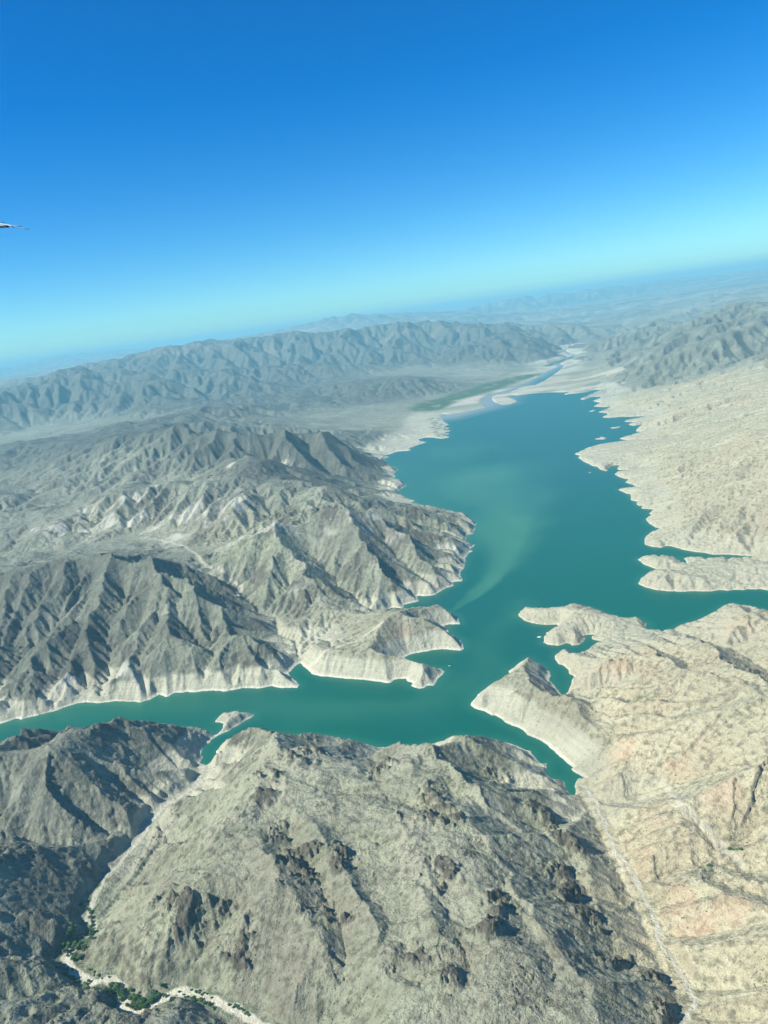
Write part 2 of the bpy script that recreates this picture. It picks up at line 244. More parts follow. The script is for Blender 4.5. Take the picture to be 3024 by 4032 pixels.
def bil(G, l, t, l0, l1, t0, t1):
    n, m = G.shape[:2]
    u = np.clip((l-l0)/(l1-l0)*(n-1), 0, n-1.001); v = np.clip((t-t0)/(t1-t0)*(m-1), 0, m-1.001)
    i = u.astype(np.int32); j = v.astype(np.int32); u = (u-i).astype(np.float32); v = (v-j).astype(np.float32)
    return (G[i, j]*(1-u)*(1-v)+G[i+1, j]*u*(1-v)+G[i, j+1]*(1-u)*v+G[i+1, j+1]*u*v).astype(np.float32)

# ------------------------------------------------------------------ signed distance to the shore (metres, + on land)
SR0, SR1 = 1200.0, 22000.0
sl_ = np.linspace(math.log(SR0), math.log(SR1), 900); st_ = np.linspace(-TMAX, TMAX, 800)
def sdf_grid():
    Ls, Ts = np.meshgrid(sl_, st_, indexing='ij')
    r = np.exp(Ls); X = (r*np.sin(Ts)).ravel().astype(np.float32); Y = (r*np.cos(Ts)).ravel().astype(np.float32)
    dist = np.full(X.size, 1e12, np.float32); inside = np.zeros(X.size, bool); isl = np.zeros(X.size, bool)
    polys = [(SX, SY)]
    for p in ISL:
        a = np.array(p); x, y = ground(a[:, 0], a[:, 1], np.zeros(len(a))); polys.append((x, y))
    for k, (px, py) in enumerate(polys):
        tgt = np.zeros(X.size, bool)
        for a in range(len(px)):
            x0, y0 = px[a], py[a]; x1, y1 = px[(a+1) % len(px)], py[(a+1) % len(px)]
            dx, dy = x1-x0, y1-y0; L2 = dx*dx+dy*dy+1e-6
            t = np.clip(((X-x0)*dx+(Y-y0)*dy)/L2, 0, 1)
            np.minimum(dist, (X-x0-t*dx)**2+(Y-y0-t*dy)**2, out=dist)
            if (y0 > Y.min() or y1 > Y.min()) and y0 != y1:
                c = ((Y >= y0) != (Y >= y1)) & (X < (x1-x0)*(Y-y0)/(y1-y0)+x0)
                tgt ^= c
        if k == 0: inside = tgt
        else: isl |= tgt
    water = inside & ~isl
    return (np.sqrt(dist)*np.where(water, -1, 1)).reshape(Ls.shape).astype(np.float32)
SD = sdf_grid()
def sdist(X, Y):
    l = np.log(np.hypot(X, Y)+1e-3); t = np.arctan2(X, Y)
    s = bil(SD, l, t, sl_[0], sl_[-1], st_[0], st_[-1])
    return np.where(l < sl_[0], 400, np.where(l > sl_[-1], 400, s)).astype(np.float32)

# ------------------------------------------------------------------ noise toolbox (numpy)
def h01(ix, iy, seed):
    h = (ix.astype(np.uint32)*np.uint32(374761393)+iy.astype(np.uint32)*np.uint32(668265263)+np.uint32(seed*974634777 & 0xffffffff))
    h = (h ^ (h >> np.uint32(13)))*np.uint32(1274126177); h = h ^ (h >> np.uint32(16))
    h = h*np.uint32(2246822519); h = h ^ (h >> np.uint32(15))
    return h.astype(np.float32)/np.float32(4294967295)
def vnoise(x, y, seed):
    ix = np.floor(x); iy = np.floor(y); fx_ = (x-ix).astype(np.float32); fy_ = (y-iy).astype(np.float32)
    ix = ix.astype(np.int64); iy = iy.astype(np.int64)
    u = fx_*fx_*fx_*(fx_*(fx_*6-15)+10); v = fy_*fy_*fy_*(fy_*(fy_*6-15)+10)
    def g(a, b):
        an = h01(ix+a, iy+b, seed)*np.float32(2*math.pi)
        return np.cos(an)*(fx_-a)+np.sin(an)*(fy_-b)
    n0 = g(0, 0)*(1-u)+g(1, 0)*u; n1 = g(0, 1)*(1-u)+g(1, 1)*u
    return (n0*(1-v)+n1*v)*1.5
def fbm(X, Y, wl, octs, seed, gain=.5, ridged=False):
    s = np.zeros(X.shape, np.float32); a = 1.0; tot = 0
    for k in range(octs):
        n = vnoise(X/wl+k*13.7, Y/wl-k*7.3, seed+k)
        if ridged: n = 1-2*np.abs(n)
        s += a*n; tot += a; a *= gain; wl = wl/2.03
    return s/tot
def sstep(a, b, x):
    t = np.clip((x-a)/(b-a), 0, 1); return t*t*(3-2*t)
def gully(X, Y, tx, ty, wl, seed):
    """stripes that run down the fall line (tx,ty is the contour direction)"""
    cs = wl*1.15
    gx_ = X/cs; gy_ = Y/cs
    ix = np.floor(gx_).astype(np.int64); iy = np.floor(gy_).astype(np.int64)
    S1 = np.zeros(X.shape, np.float32); C1 = np.zeros(X.shape, np.float32); Wt = np.zeros(X.shape, np.float32)
    for a in (-1, 0, 1):
        for b in (-1, 0, 1):
            jx = h01(ix+a, iy+b, seed); jy = h01(ix+a, iy+b, seed+57)
            vx = (gx_-(ix+a)).astype(np.float32)-jx; vy = (gy_-(iy+b)).astype(np.float32)-jy
            d2 = vx*vx+vy*vy
            w = np.exp(-d2*2.2)
            ph = (vx*tx+vy*ty)*np.float32(cs/wl*2*math.pi)+jx*6.28
            C1 += w*np.cos(ph); S1 += w*np.sin(ph); Wt += w
    return C1/(np.sqrt(C1*C1+S1*S1)+0.25*Wt)

# ------------------------------------------------------------------ terrain grid (finer near the camera)
NT = 1152
th_ = np.linspace(-TMAX, TMAX, NT)
rs = [RMIN]
while rs[-1] < RMAX:
    r = rs[-1]
    k = .0019 if r < 3500 else .0019+(.0050-.0019)*min(1, (math.log(r/3500)/math.log(14000/3500)))
    if r > 22000: k = .010
    rs.append(r*(1+k))
rs = np.array(rs); NR = len(rs)
Lg, Tg = np.meshgrid(np.log(rs), th_, indexing='ij'); Rg = np.exp(Lg)
X = (Rg*np.sin(Tg)); Y = (Rg*np.cos(Tg))
cell = (np.gradient(Rg, axis=0)).astype(np.float32)
def grad(H):
    dl = np.gradient(H, np.log(rs), axis=0)/Rg; dt = np.gradient(H, th_, axis=1)/Rg
    s, c = np.sin(Tg), np.cos(Tg)
    return (dl*s+dt*c).astype(np.float32), (dl*c-dt*s).astype(np.float32)
# slight domain warp so that traced ridges wander like real ones
wx = fbm(X, Y, 420, 3, 901)*45; wy = fbm(X, Y, 420, 3, 911)*45
fr = np.clip(Rg/2500, .5, 3)
Xw, Yw = X+wx*fr*.5, Y+wy*fr*.5
lw, tw = np.log(np.hypot(Xw, Yw)), np.arctan2(Xw, Yw)
B = bil(Bc[..., 0], lw, tw, cl[0], cl[-1], ct[0], ct[-1])
rug = np.clip(bil(Rc[..., 0], lw, tw, cl[0], cl[-1], ct[0], ct[-1]), .12, 1.4)
tan_ = np.clip(bil(Rc[..., 1], lw, tw, cl[0], cl[-1], ct[0], ct[-1]), -1, 1)
sx = fbm(X, Y, 60, 3, 31)*14*np.clip(rug, .3, 1)
sy = fbm(X, Y, 60, 3, 41)*14*np.clip(rug, .3, 1)
sd = sdist(X+sx, Y+sy)
sd0 = sdist(X, Y)
B = np.maximum(B, 2.5)
H = B.copy()
big = sstep(9000, 14000, Rg)
fgm = 1-sstep(1500, 2100, Rg)
tpos = np.clip(tan_, 0, 1)
rg2 = sstep(.30, .85, rug)
H = H+(fbm(X+fbm(X, Y, 3000, 2, 883)*900, Y, 4200, 3, 884, .5, True)-.42)*230*big*sstep(80, 300, B)*sstep(30000, 20000, Rg)
H = H+fbm(X, Y, 1500, 3, 881, .5, True)*40*big*rg2*sstep(60, 250, B)
H = H+fbm(X, Y, 700, 3, 886, .5)*(34+26*sstep(.2, -.05, Tg)+30*big)*rg2*sstep(1900, 2900, Rg)*sstep(25, 160, B)
H = H+fbm(X, Y, 260, 3, 891, .5)*(22+10*big)*rg2*sstep(15, 90, B)
H = H+fbm(X, Y, 90, 3, 896, .5)*8*(.25+.75*rg2)*sstep(8, 60, B)*sstep(1, 3, 90/cell)
H = H+fbm(X, Y, 170, 3, 899, .55, True)*8*rg2*sstep(15, 80, B)*sstep(1, 3, 150/cell)
H = H+fgm*(1-tpos)*sstep(25, 70, B)*fbm(X+fbm(X, Y, 200, 2, 861)*60, Y, 280, 4, 871, .5, True)*13
H = H+fbm(X, Y, 420, 3, 871)*32*tpos*sstep(8, 60, B)*(.45+.55*(1-sstep(2600, 4200, Rg)))
H = H+fbm(X+fbm(X, Y, 400, 2, 873)*150, Y, 150, 3, 872, .55, True)*4*tpos*sstep(8, 60, B)*(1-sstep(2600, 4500, Rg))
def groove(pts, w, depth, hz=95):
    global H
    a = np.array(pts, float); x, y = ground(a[:, 0]*K, a[:, 1]*K, np.full(len(a), hz))
    s = (X > x.min()-150) & (X < x.max()+150) & (Y > y.min()-150) & (Y < y.max()+150)
    xs, ys = X[s]+fbm(X[s], Y[s], 60, 3, 73)*22, Y[s]+fbm(X[s], Y[s], 60, 3, 74)*22; dd = np.full(xs.shape, 1e12); ts = np.zeros(xs.shape)
    for i in range(len(x)-1):
        dx, dy = x[i+1]-x[i], y[i+1]-y[i]; L2 = dx*dx+dy*dy+1e-6
        t = np.clip(((xs-x[i])*dx+(ys-y[i])*dy)/L2, 0, 1); d = (xs-x[i]-t*dx)**2+(ys-y[i]-t*dy)**2
        c = d < dd; dd = np.where(c, d, dd); ts = np.where(c, (i+t)/(len(x)-1), ts)
    dd = np.sqrt(dd); H[s] -= depth*np.clip(1-dd/w, 0, 1)**1.2*np.clip(ts*4+.2, 0, 1)
for p_, w_, d_ in [([(575,1775),(625,1830),(660,1880),(700,1950),(735,2030),(750,2110)], 38, 16), ([(715,1820),(775,1865),(820,1915),(850,1985),(880,2070),(900,2150)], 36, 15),
                   ([(600,1700),(700,1730),(800,1735),(900,1770),(960,1800)], 30, 10), ([(890,1640),(950,1690),(990,1740),(1060,1760)], 34, 13),
                   ([(1010,1830),(1060,1880),(1090,1950),(1130,2020),(1180,2090),(1230,2160)], 34, 13), ([(1085,1760),(1140,1800),(1190,1840),(1250,1880)], 34, 15),
                   ([(1120,1880),(1180,1930),(1240,1980),(1310,2030)], 32, 13), ([(560,1900),(500,1970),(430,2030),(380,2080)], 30, 10), ([(640,2000),(600,2060),(560,2110),(530,2150)], 28, 11),
                   ([(940,1900),(960,1970),(990,2060),(1030,2150)], 30, 10), ([(1010,1600),(1060,1640),(1110,1690),(1160,1730)], 30, 14), ([(760,1580),(800,1620),(860,1650)], 26, 9),
                   ([(470,1800),(420,1850),(350,1900),(290,1950)], 28, 9), ([(1180,1650),(1200,1690),(1225,1720)], 22, 10)]:
    groove(p_, w_*1.15, d_)
groove([(1150,1720),(1185,1770),(1215,1830),(1245,1900),(1275,1960),(1315,2020),(1365,2075)], 34, 15, 60)
groove([(1120,1730),(1155,1780),(1180,1840),(1205,1910),(1235,1970),(1275,2030),(1320,2080)], 30, -7)
for p_, w_, d_ in [([(660,1790),(720,1870),(760,1960),(800,2060)], 34, -9), ([(850,1800),(900,1870),(930,1980),(950,2080)], 34, -8), ([(1080,1790),(1140,1860),(1200,1950),(1260,2050)], 30, -10), ([(560,1840),(600,1920),(650,2020)], 30, -8)]:
    groove(p_, w_, d_)
H = np.where(sd > 0, np.maximum(H, 1.5), -1.0)
# running water: carve the drainage network with an implicit stream-power solver on the polar grid
def erode(H0, target, R_, T_, K_, smax, water, iters, rate, m=.5):
    """valleys cut below the target surface; slopes never steeper than smax; returns heights and drainage area"""
    n, mm = H0.shape; N = n*mm
    dR = np.gradient(R_, axis=0); dT = (T_[0, 1]-T_[0, 0])*R_
    area = (dR*dT).ravel()
    h = H0.astype(np.float64).copy(); idx = np.arange(N).reshape(n, mm)
    fixed = water.copy(); fixed[0, :] = fixed[-1, :] = True; fixed[:, 0] = fixed[:, -1] = True
    Kf = K_.ravel(); sm = smax.ravel(); tg = target.ravel().astype(np.float64)
    jit = [1+.45*(h01(np.arange(N), np.full(N, 7+q_), 33).reshape(n, mm)-.5) for q_ in range(9)]
    for it in range(iters):
        best = np.zeros((n, mm)); rec = idx.copy(); dist = np.ones((n, mm))
        for a_ in (-1, 0, 1):
            for b_ in (-1, 0, 1):
                if a_ == 0 and b_ == 0: continue
                ys0, ys1 = max(0, -a_), n-max(0, a_); xs0, xs1 = max(0, -b_), mm-max(0, b_)
                c = (slice(ys0, ys1), slice(xs0, xs1)); d = (slice(ys0+a_, ys1+a_), slice(xs0+b_, xs1+b_))
                L_ = np.sqrt((R_[d]-R_[c])**2+((b_)*dT[c])**2)
                sl = (h[c]-h[d])/L_
                sj = sl*jit[(a_+1)*3+b_+1][c]; k = (sj > best[c]) & (sl > 0)
                best[c] = np.where(k, sj, best[c]); rec[c] = np.where(k, idx[d], rec[c]); dist[c] = np.where(k, L_, dist[c])
        rec[fixed] = idx[fixed]
        rec = rec.ravel(); dist = dist.ravel(); hf = h.ravel()
        dep = (rec != np.arange(N)).astype(np.int32); p = rec.copy()
        while True:
            add = dep[p]
            if not add.any(): break
            dep = dep+add; p = p[p]
        order = np.argsort(dep, kind='stable'); ds = dep[order]; mx = int(ds[-1])
        st = np.searchsorted(ds, np.arange(mx+2))
        A = area.copy()
        for l in range(mx, 0, -1):
            i = order[st[l]:st[l+1]]; np.add.at(A, rec[i], A[i])
        F = Kf*A**m/dist/rate
        hn = tg.copy()*1.0
        root = order[:st[1]]; hn[root] = np.where(fixed.ravel()[root], hf[root], hf[root]+(tg[root]-hf[root])*.15)
        for l in range(1, mx+1):
            i = order[st[l]:st[l+1]]; r_ = hn[rec[i]]; f = F[i]
            v = (tg[i]+f*r_)/(1+f); v = np.minimum(v, r_+sm[i]*dist[i]); v = np.maximum(v, r_+.0005*dist[i])
            hn[i] = v
        h = (hn*.7+hf*.3).reshape(n, mm) if it < iters-1 else hn.reshape(n, mm)
    return h, A.reshape(n, mm)
Kmap = (.10+.60*rg2+(.75)*tpos*(1-.75*sstep(2600, 4500, Rg)))*(1+.1*big)*np.exp(fbm(X, Y, 160, 3, 874)*1.4+fbm(X, Y, 700, 2, 875)*1.6); Kmap = Kmap*(1-.40*fgm)
smx = .95-.22*tpos-.22*fgm
wat = sd <= 0
st3 = 3
cs_ = (slice(None, None, st3), slice(None, None, st3))
Hc = H[cs_].astype(np.float64)
import heapq
def fill(Hc, wat):
    n, mm = Hc.shape; F_ = Hc.tolist(); seen = [[False]*mm for _ in range(n)]; hq = []
    W_ = wat.tolist()
    for i in range(n):
        for j in range(mm):
            if W_[i][j] or i in (0, n-1) or j in (0, mm-1): hq.append((F_[i][j], i, j)); seen[i][j] = True
    heapq.heapify(hq)
    while hq:
        z, i, j = heapq.heappop(hq)
        for a_, b_ in ((-1, 0), (1, 0), (0, -1), (0, 1)):
            x, y = i+a_, j+b_
            if 0 <= x < n and 0 <= y < mm and not seen[x][y]:
                seen[x][y] = True
                if F_[x][y] <= z: F_[x][y] = z+.02
                heapq.heappush(hq, (F_[x][y], x, y))
    return np.array(F_)
Hc = fill(Hc, wat[cs_])
Hc, _ = erode(Hc, (H*(1.12-.15*big)+2)[cs_], Rg[cs_], Tg[cs_], Kmap[cs_], smx[cs_], wat[cs_], 14, 1.0)
ui_ = np.linspace(0, (NR-1)/st3, NR); 
def up(G):
    n, m_ = G.shape; u = np.clip(np.arange(NR)/st3, 0, n-1.001); v = np.clip(np.arange(NT)/st3, 0, m_-1.001)
    i = u.astype(int); j = v.astype(int); fu = (u-i)[:, None]; fv = (v-j)[None]
    R0 = G[i][:, j]*(1-fv)+G[i][:, j+1]*fv; R1 = G[i+1][:, j]*(1-fv)+G[i+1][:, j+1]*fv
    return R0*(1-fu)+R1*fu
Hup = up(Hc)
Hup = np.where(wat, -1, np.maximum(Hup, 1))
tgt = H*(1.12-.15*big)+2
tgt = np.minimum(tgt, Hup+14+fbm(X, Y, 34, 3, 897)*3.0*(.3+.7*rg2))
H0_ = Hup+fbm(X, Y, 40, 3, 898)*1.2*(.3+.7*rg2)*(~wat)
Hd, AREA = erode(H0_, tgt, Rg, Tg, Kmap, smx, wat, 3, 1.0)
H = Hd.astype(np.float32)
print('eroded', H.max())
flow = sstep(9.8, 12.5, np.log(AREA+1)).astype(np.float32)
gul = (sstep(7.6, 10.2, np.log(AREA+1))*(1-flow*.7)).astype(np.float32)
nz1 = fbm(X, Y, 120, 4, 81); nz2 = fbm(X, Y, 120, 4, 82)
def blobs(lst, hdef=60):
    m = np.zeros(X.shape, np.float32)
    for (x, y, rx, h) in lst:
        gx1, gy1 = ground(np.array([x*K]), np.array([y*K]), np.array([h]))
        ggx, ggy = ground(np.array([(x+rx)*K]), np.array([y*K]), np.array([h]))
        R_ = math.hypot(ggx[0]-gx1[0], ggy[0]-gy1[0])
        d = np.hypot(X-gx1[0]+nz1*R_*1.4, Y-gy1[0]+nz2*R_*1.4)/R_
        m = np.maximum(m, 1-sstep(.6, 1.25, d))
    return m
# crags: broken rock standing proud of the slopes
slp = sstep(.22, .62, np.hypot(*grad(H)))
cm = sstep(.10, .34, fbm(X, Y, 190, 5, 77, .6)+.20*slp-.06+.07*fgm)*sstep(.40, .75, rug)*(1-tpos*.8)
cf = sstep(1.5, 3.5, 24/cell)
CR = [(400,480,60),(430,600,60),(440,640,40),(560,580,50),(640,560,40),(850,450,90),(880,480,60),(1040,230,45),(1060,730,70),(1040,830,60),(520,730,50),(590,730,25),(470,800,40),(130,870,50),(800,880,50),(970,830,30),(1180,340,50),(1230,390,40),(1240,500,60),(1260,580,60),(1330,680,50),(1370,780,60),(1520,880,50),(1590,960,60),(900,990,50),(70,690,80),(200,700,50),(300,780,60),(340,350,60),(860,370,50),(1250,450,60),(480,260,50),(700,280,40),(880,640,50)]
crg = blobs([((590+a*1.3056)/K, (2678+b*1.3056)/K, c*.85, 100) for a, b, c in CR])*sstep(-.1, .22, fbm(X, Y, 48, 5, 514, .65))
cm = np.maximum(cm*(1-.15*fgm), crg)
cr = np.maximum(fbm(X+fbm(X, Y, 30, 2, 511)*12, Y, 36, 4, 501, .58, True), -.3)*10.0+fbm(X, Y, 80, 3, 507, .5, True)*5
jag = fbm(X+fbm(X, Y, 14, 2, 515)*7, Y*.8, 24, 4, 516, .62, True)
H = H+cr*cm*cf*(.8+.2*fgm)+crg*(np.maximum(jag, -.35)*7+2)*sstep(1.5, 3, 16/cell)
H = H+fgm*(1-tpos)*sstep(.25, .6, rug)*sstep(1.5, 3.5, 14/cell)*fbm(X+fbm(X, Y, 15, 2, 512)*6, Y, 21, 4, 513, .6, True)*3.0
H = H+fbm(X, Y, 26, 4, 545, .55, True)*1.5*sstep(1.5, 3.5, 20/cell)*(.3+.7*rug)
H = H+fbm(X, Y, 12, 3, 541)*.8*sstep(1.5, 3.5, 9/cell)*(.4+.6*rug)
# rolling badland benches on the tan side
bn = np.clip(tan_, 0, 1)*sstep(.55, .9, tan_)
H = H+bn*(fbm(X, Y, 90, 3, 611, .55, True)*1.5)*sstep(3, 30, B)*sstep(1, 3, 90/cell)
step_ = 7.0; Ht = H/step_; ft = Ht-np.floor(Ht)
H = H*(1-.22*bn)+(np.floor(Ht)+sstep(.25, .75, ft))*step_*.22*bn
H = np.maximum(H, 2.2+fbm(X, Y, 40, 2, 621)*.8)
RWASH = [(1260,1700,4),(1285,1730,14),(1310,1790,22),(1340,1850,28),(1385,1920,34),(1415,1990,40),(1440,2060,46),(1480,2120,50),(1500,2170,54),(1470,2240,60)]
def carve(pts, w0, w1):
    global H
    a = np.array(pts, float); x, y = ground(a[:, 0]*K, a[:, 1]*K, a[:, 2]); z = a[:, 2]
    s = (X > x.min()-200) & (X < x.max()+200) & (Y > y.min()-200) & (Y < y.max()+200)
    xs, ys = X[s]+fbm(X[s], Y[s], 35, 2, 71)*9, Y[s]+fbm(X[s], Y[s], 35, 2, 72)*9; dd = np.full(xs.shape, 1e12); hh = np.zeros(xs.shape)
    for i in range(len(x)-1):
        dx, dy = x[i+1]-x[i], y[i+1]-y[i]; L2 = dx*dx+dy*dy+1e-6
        t = np.clip(((xs-x[i])*dx+(ys-y[i])*dy)/L2, 0, 1); d = (xs-x[i]-t*dx)**2+(ys-y[i]-t*dy)**2
        c = d < dd; dd = np.where(c, d, dd); hh = np.where(c, z[i]+(z[i+1]-z[i])*t, hh)
    dd = np.sqrt(dd); k = 1-sstep(w0, w1, dd)
    Hs = H[s]; H[s] = Hs*(1-k)+hh*k
carve(WASH, 9, 34); carve(RWASH, 5, 22)
# shore: bluffs rise from the waterline
wdt = np.clip(B*.75, 6, 42)*(1+.35*fbm(X, Y, 45, 2, 631))
rampk = np.clip(sd/wdt, 0, 1); rampk = 1-(1-rampk)**1.6
land = sd > 0
H = np.where(land, .35+np.maximum(H-.35, .2)*rampk, np.maximum(-18, sd*.35)-.6)

# ------------------------------------------------------------------ surface masks (what the ground is made of)
def polymask(pts, wpx, soft=1.0, hs=None):
    """closeness to a traced line, width in metres"""
    a = np.array([(p[0]*K, p[1]*K) for p in pts]); hh = [p[2] if len(p) > 2 else 5 for p in pts]
    x, y = ground(a[:, 0], a[:, 1], np.array(hh, float))
    d = np.full(X.shape, 1e12, np.float32)
    Xq, Yq = X+fbm(X, Y, 35, 2, 71)*9, Y+fbm(X, Y, 35, 2, 72)*9
    x0_, x1_, y0_, y1_ = x.min()-5*wpx-50, x.max()+5*wpx+50, y.min()-5*wpx-50, y.max()+5*wpx+50
    s = (X > x0_) & (X < x1_) & (Y > y0_) & (Y < y1_)
    xs, ys = Xq[s], Yq[s]; dd = np.full(xs.shape, 1e12)
    for i in range(len(x)-1):
        dx, dy = x[i+1]-x[i], y[i+1]-y[i]; L2 = dx*dx+dy*dy+1e-6
        t = np.clip(((xs-x[i])*dx+(ys-y[i])*dy)/L2, 0, 1)
        dd = np.minimum(dd, (xs-x[i]-t*dx)**2+(ys-y[i]-t*dy)**2)
    d[s] = np.sqrt(dd)
    return 1-sstep(wpx*.6, wpx*1.3, d)
sand = polymask([w for w in WASH if w[1] > 2040], 7.5)
sand = np.maximum(sand, polymask([w for w in WASH if w[1] <= 2040], 4.5)*.75)
sand = np.maximum(sand, .8*polymask([(1260,1700,4),(1285,1730,14),(1310,1790,22),(1340,1850,28),(1385,1920,34),(1415,1990,40),(1440,2060,46),(1480,2120,50),(1500,2170,54),(1470,2240,60)], 3.5))
sand = np.maximum(sand, .5*polymask([(1315,1800,22),(1335,1860,28),(1360,1920,36),(1385,1990,44)], 3))
sand = np.maximum(sand, .6*polymask([(330,1170,108),(400,1190,100),(430,1213,92),(470,1250,80),(525,1275,65),(510,1303,55)], 7))
sand = np.maximum(sand, .5*polymask([(0,1793,112),(60,1812,90),(130,1815,82),(200,1800,60)], 4))
sand = np.maximum(sand, .6*polymask([(610,1415,52),(700,1408,45),(760,1395,42),(830,1370,45)], 6))
sand = np.maximum(sand, .45*polymask([(1430,1640,90),(1480,1760,70),(1530,1800,62),(1600,1850,80)], 7))
dark = polymask([(1440,1700,70),(1500,1770,62),(1540,1810,60),(1570,1850,62),(1640,1890,100)], 5)*.8
pink = blobs([(1330,1620,38,70),(1350,1600,30,75),(1320,1660,20,60),(1290,1450,40,50),(1340,1430,40,60),(1390,1395,30,50),(1400,1820,22,60),(1420,1785,20,60),(1390,1850,26,58),(1560,1690,50,120),(1540,1340,50,45),(1600,1350,50,55),(1470,1610,30,110),(1526,1108,6,60),(1522,1100,7,60),(1620,1720,30,130),(1450,1920,40,80),(1560,1930,50,100),(860,1350,26,80),(1500,1960,40,90)])
veg = np.maximum(sstep(-.6, -.05, fbm(X, Y, 150, 4, 97))*polymask([(925,885,6),(960,868,6),(1000,855,6),(1050,842,6),(1090,826,6),(1140,812,6)], 200), polymask([(1185,790,6),(1220,778,6),(1250,768,6)], 90))
veg = np.maximum(veg, .7*polymask([(935,905,4),(945,925,4),(960,940,4)], 70)*sstep(-.1, .2, fbm(X, Y, 60, 3, 91)))
veg = np.maximum(veg, .7*polymask([(1000,830,30),(1060,815,30),(1130,800,30),(1170,795,20)], 90)*sstep(-.1, .3, fbm(X, Y, 200, 3, 92)))
veg = np.maximum(veg, polymask([w for w in WASH if 1890 < w[1]], 13)*(1-sand)*.85*sstep(-.25, .15, fbm(X, Y, 18, 3, 96)))
veg = np.maximum(veg, .8*blobs([(1320,1405,22,12),(1290,1385,14,10),(1380,1500,20,70),(1290,1500,12,38)])*sstep(-.2, .2, fbm(X, Y, 12, 2, 93)))
silt = np.clip(polymask([(960,880,2),(1000,868,2),(1040,855,2),(1075,858,2),(1110,860,2)], 170), 0, 1)
# old sediment flats at the head of the lake: pale
pale = np.maximum(polymask([(1130,845,8),(1200,832,10),(1260,822,12),(1320,812,16)], 260), polymask([(860,960,8),(900,935,10),(930,900,10)], 220)*.6)
mud = sstep(-.1, .25, fbm(X, Y*2.2, 700, 4, 98))*(1-sstep(10000, 14500, Rg))*sstep(7200, 8200, Rg)*sstep(60, 25, B)*(Tg < .3)*(Tg > -.08)
white_ = blobs([(130,1150,50,150),(260,1105,60,190),(560,1125,60,220),(690,1112,50,250),(900,1165,40,120),(960,1175,30,70),(250,1470,60,70),(130,1480,50,60),(400,1150,50,140),(820,1180,40,120),(560,1010,50,230),(620,1300,30,60),(430,1110,60,190),(500,1100,30,210),(330,1130,40,170),(480,1120,40,180),(200,1130,40,160),(640,1130,60,235),(750,1115,30,240),(820,1125,30,200)])*sstep(-.05, .25, fbm(X, Y, 150, 5, 95, .6))

# ------------------------------------------------------------------ mesh building
def grid_mesh(name, fmask, Xm, Ym, Zm, mats, attrs):
    nr, nt_ = Xm.shape
    idx = np.arange(nr*nt_, dtype=np.int64).reshape(nr, nt_)
    a, b, c, d = idx[:-1, :-1], idx[:-1, 1:], idx[1:, 1:], idx[1:, :-1]
    q4 = np.stack([a, d, c, b], -1)[fmask]
    used = np.zeros(nr*nt_, bool); used[q4.ravel()] = True
    remap = np.cumsum(used)-1
    q4 = remap[q4]
    co = np.stack([Xm.ravel()[used], Ym.ravel()[used], Zm.ravel()[used]], 1).astype(np.float32)
    me = bpy.data.meshes.new(name)
    me.vertices.add(len(co)); me.vertices.foreach_set('co', co.ravel())
    me.loops.add(len(q4)*4); me.loops.foreach_set('vertex_index', q4.ravel().astype(np.int32))
    me.polygons.add(len(q4)); me.polygons.foreach_set('loop_start', np.arange(0, len(q4)*4, 4, dtype=np.int32))
    me.polygons.foreach_set('loop_total', np.full(len(q4), 4, np.int32))
    me.polygons.foreach_set('use_smooth', np.ones(len(q4), bool))
    me.update(calc_edges=True)
    for an, av in attrs.items():
        at = me.attributes.new(an, 'FLOAT', 'POINT'); at.data.foreach_set('value', av.ravel()[used].astype(np.float32))
    me.materials.append(mats)
    ob = bpy.data.objects.new(name, me); scene.collection.objects.link(ob)
    return ob

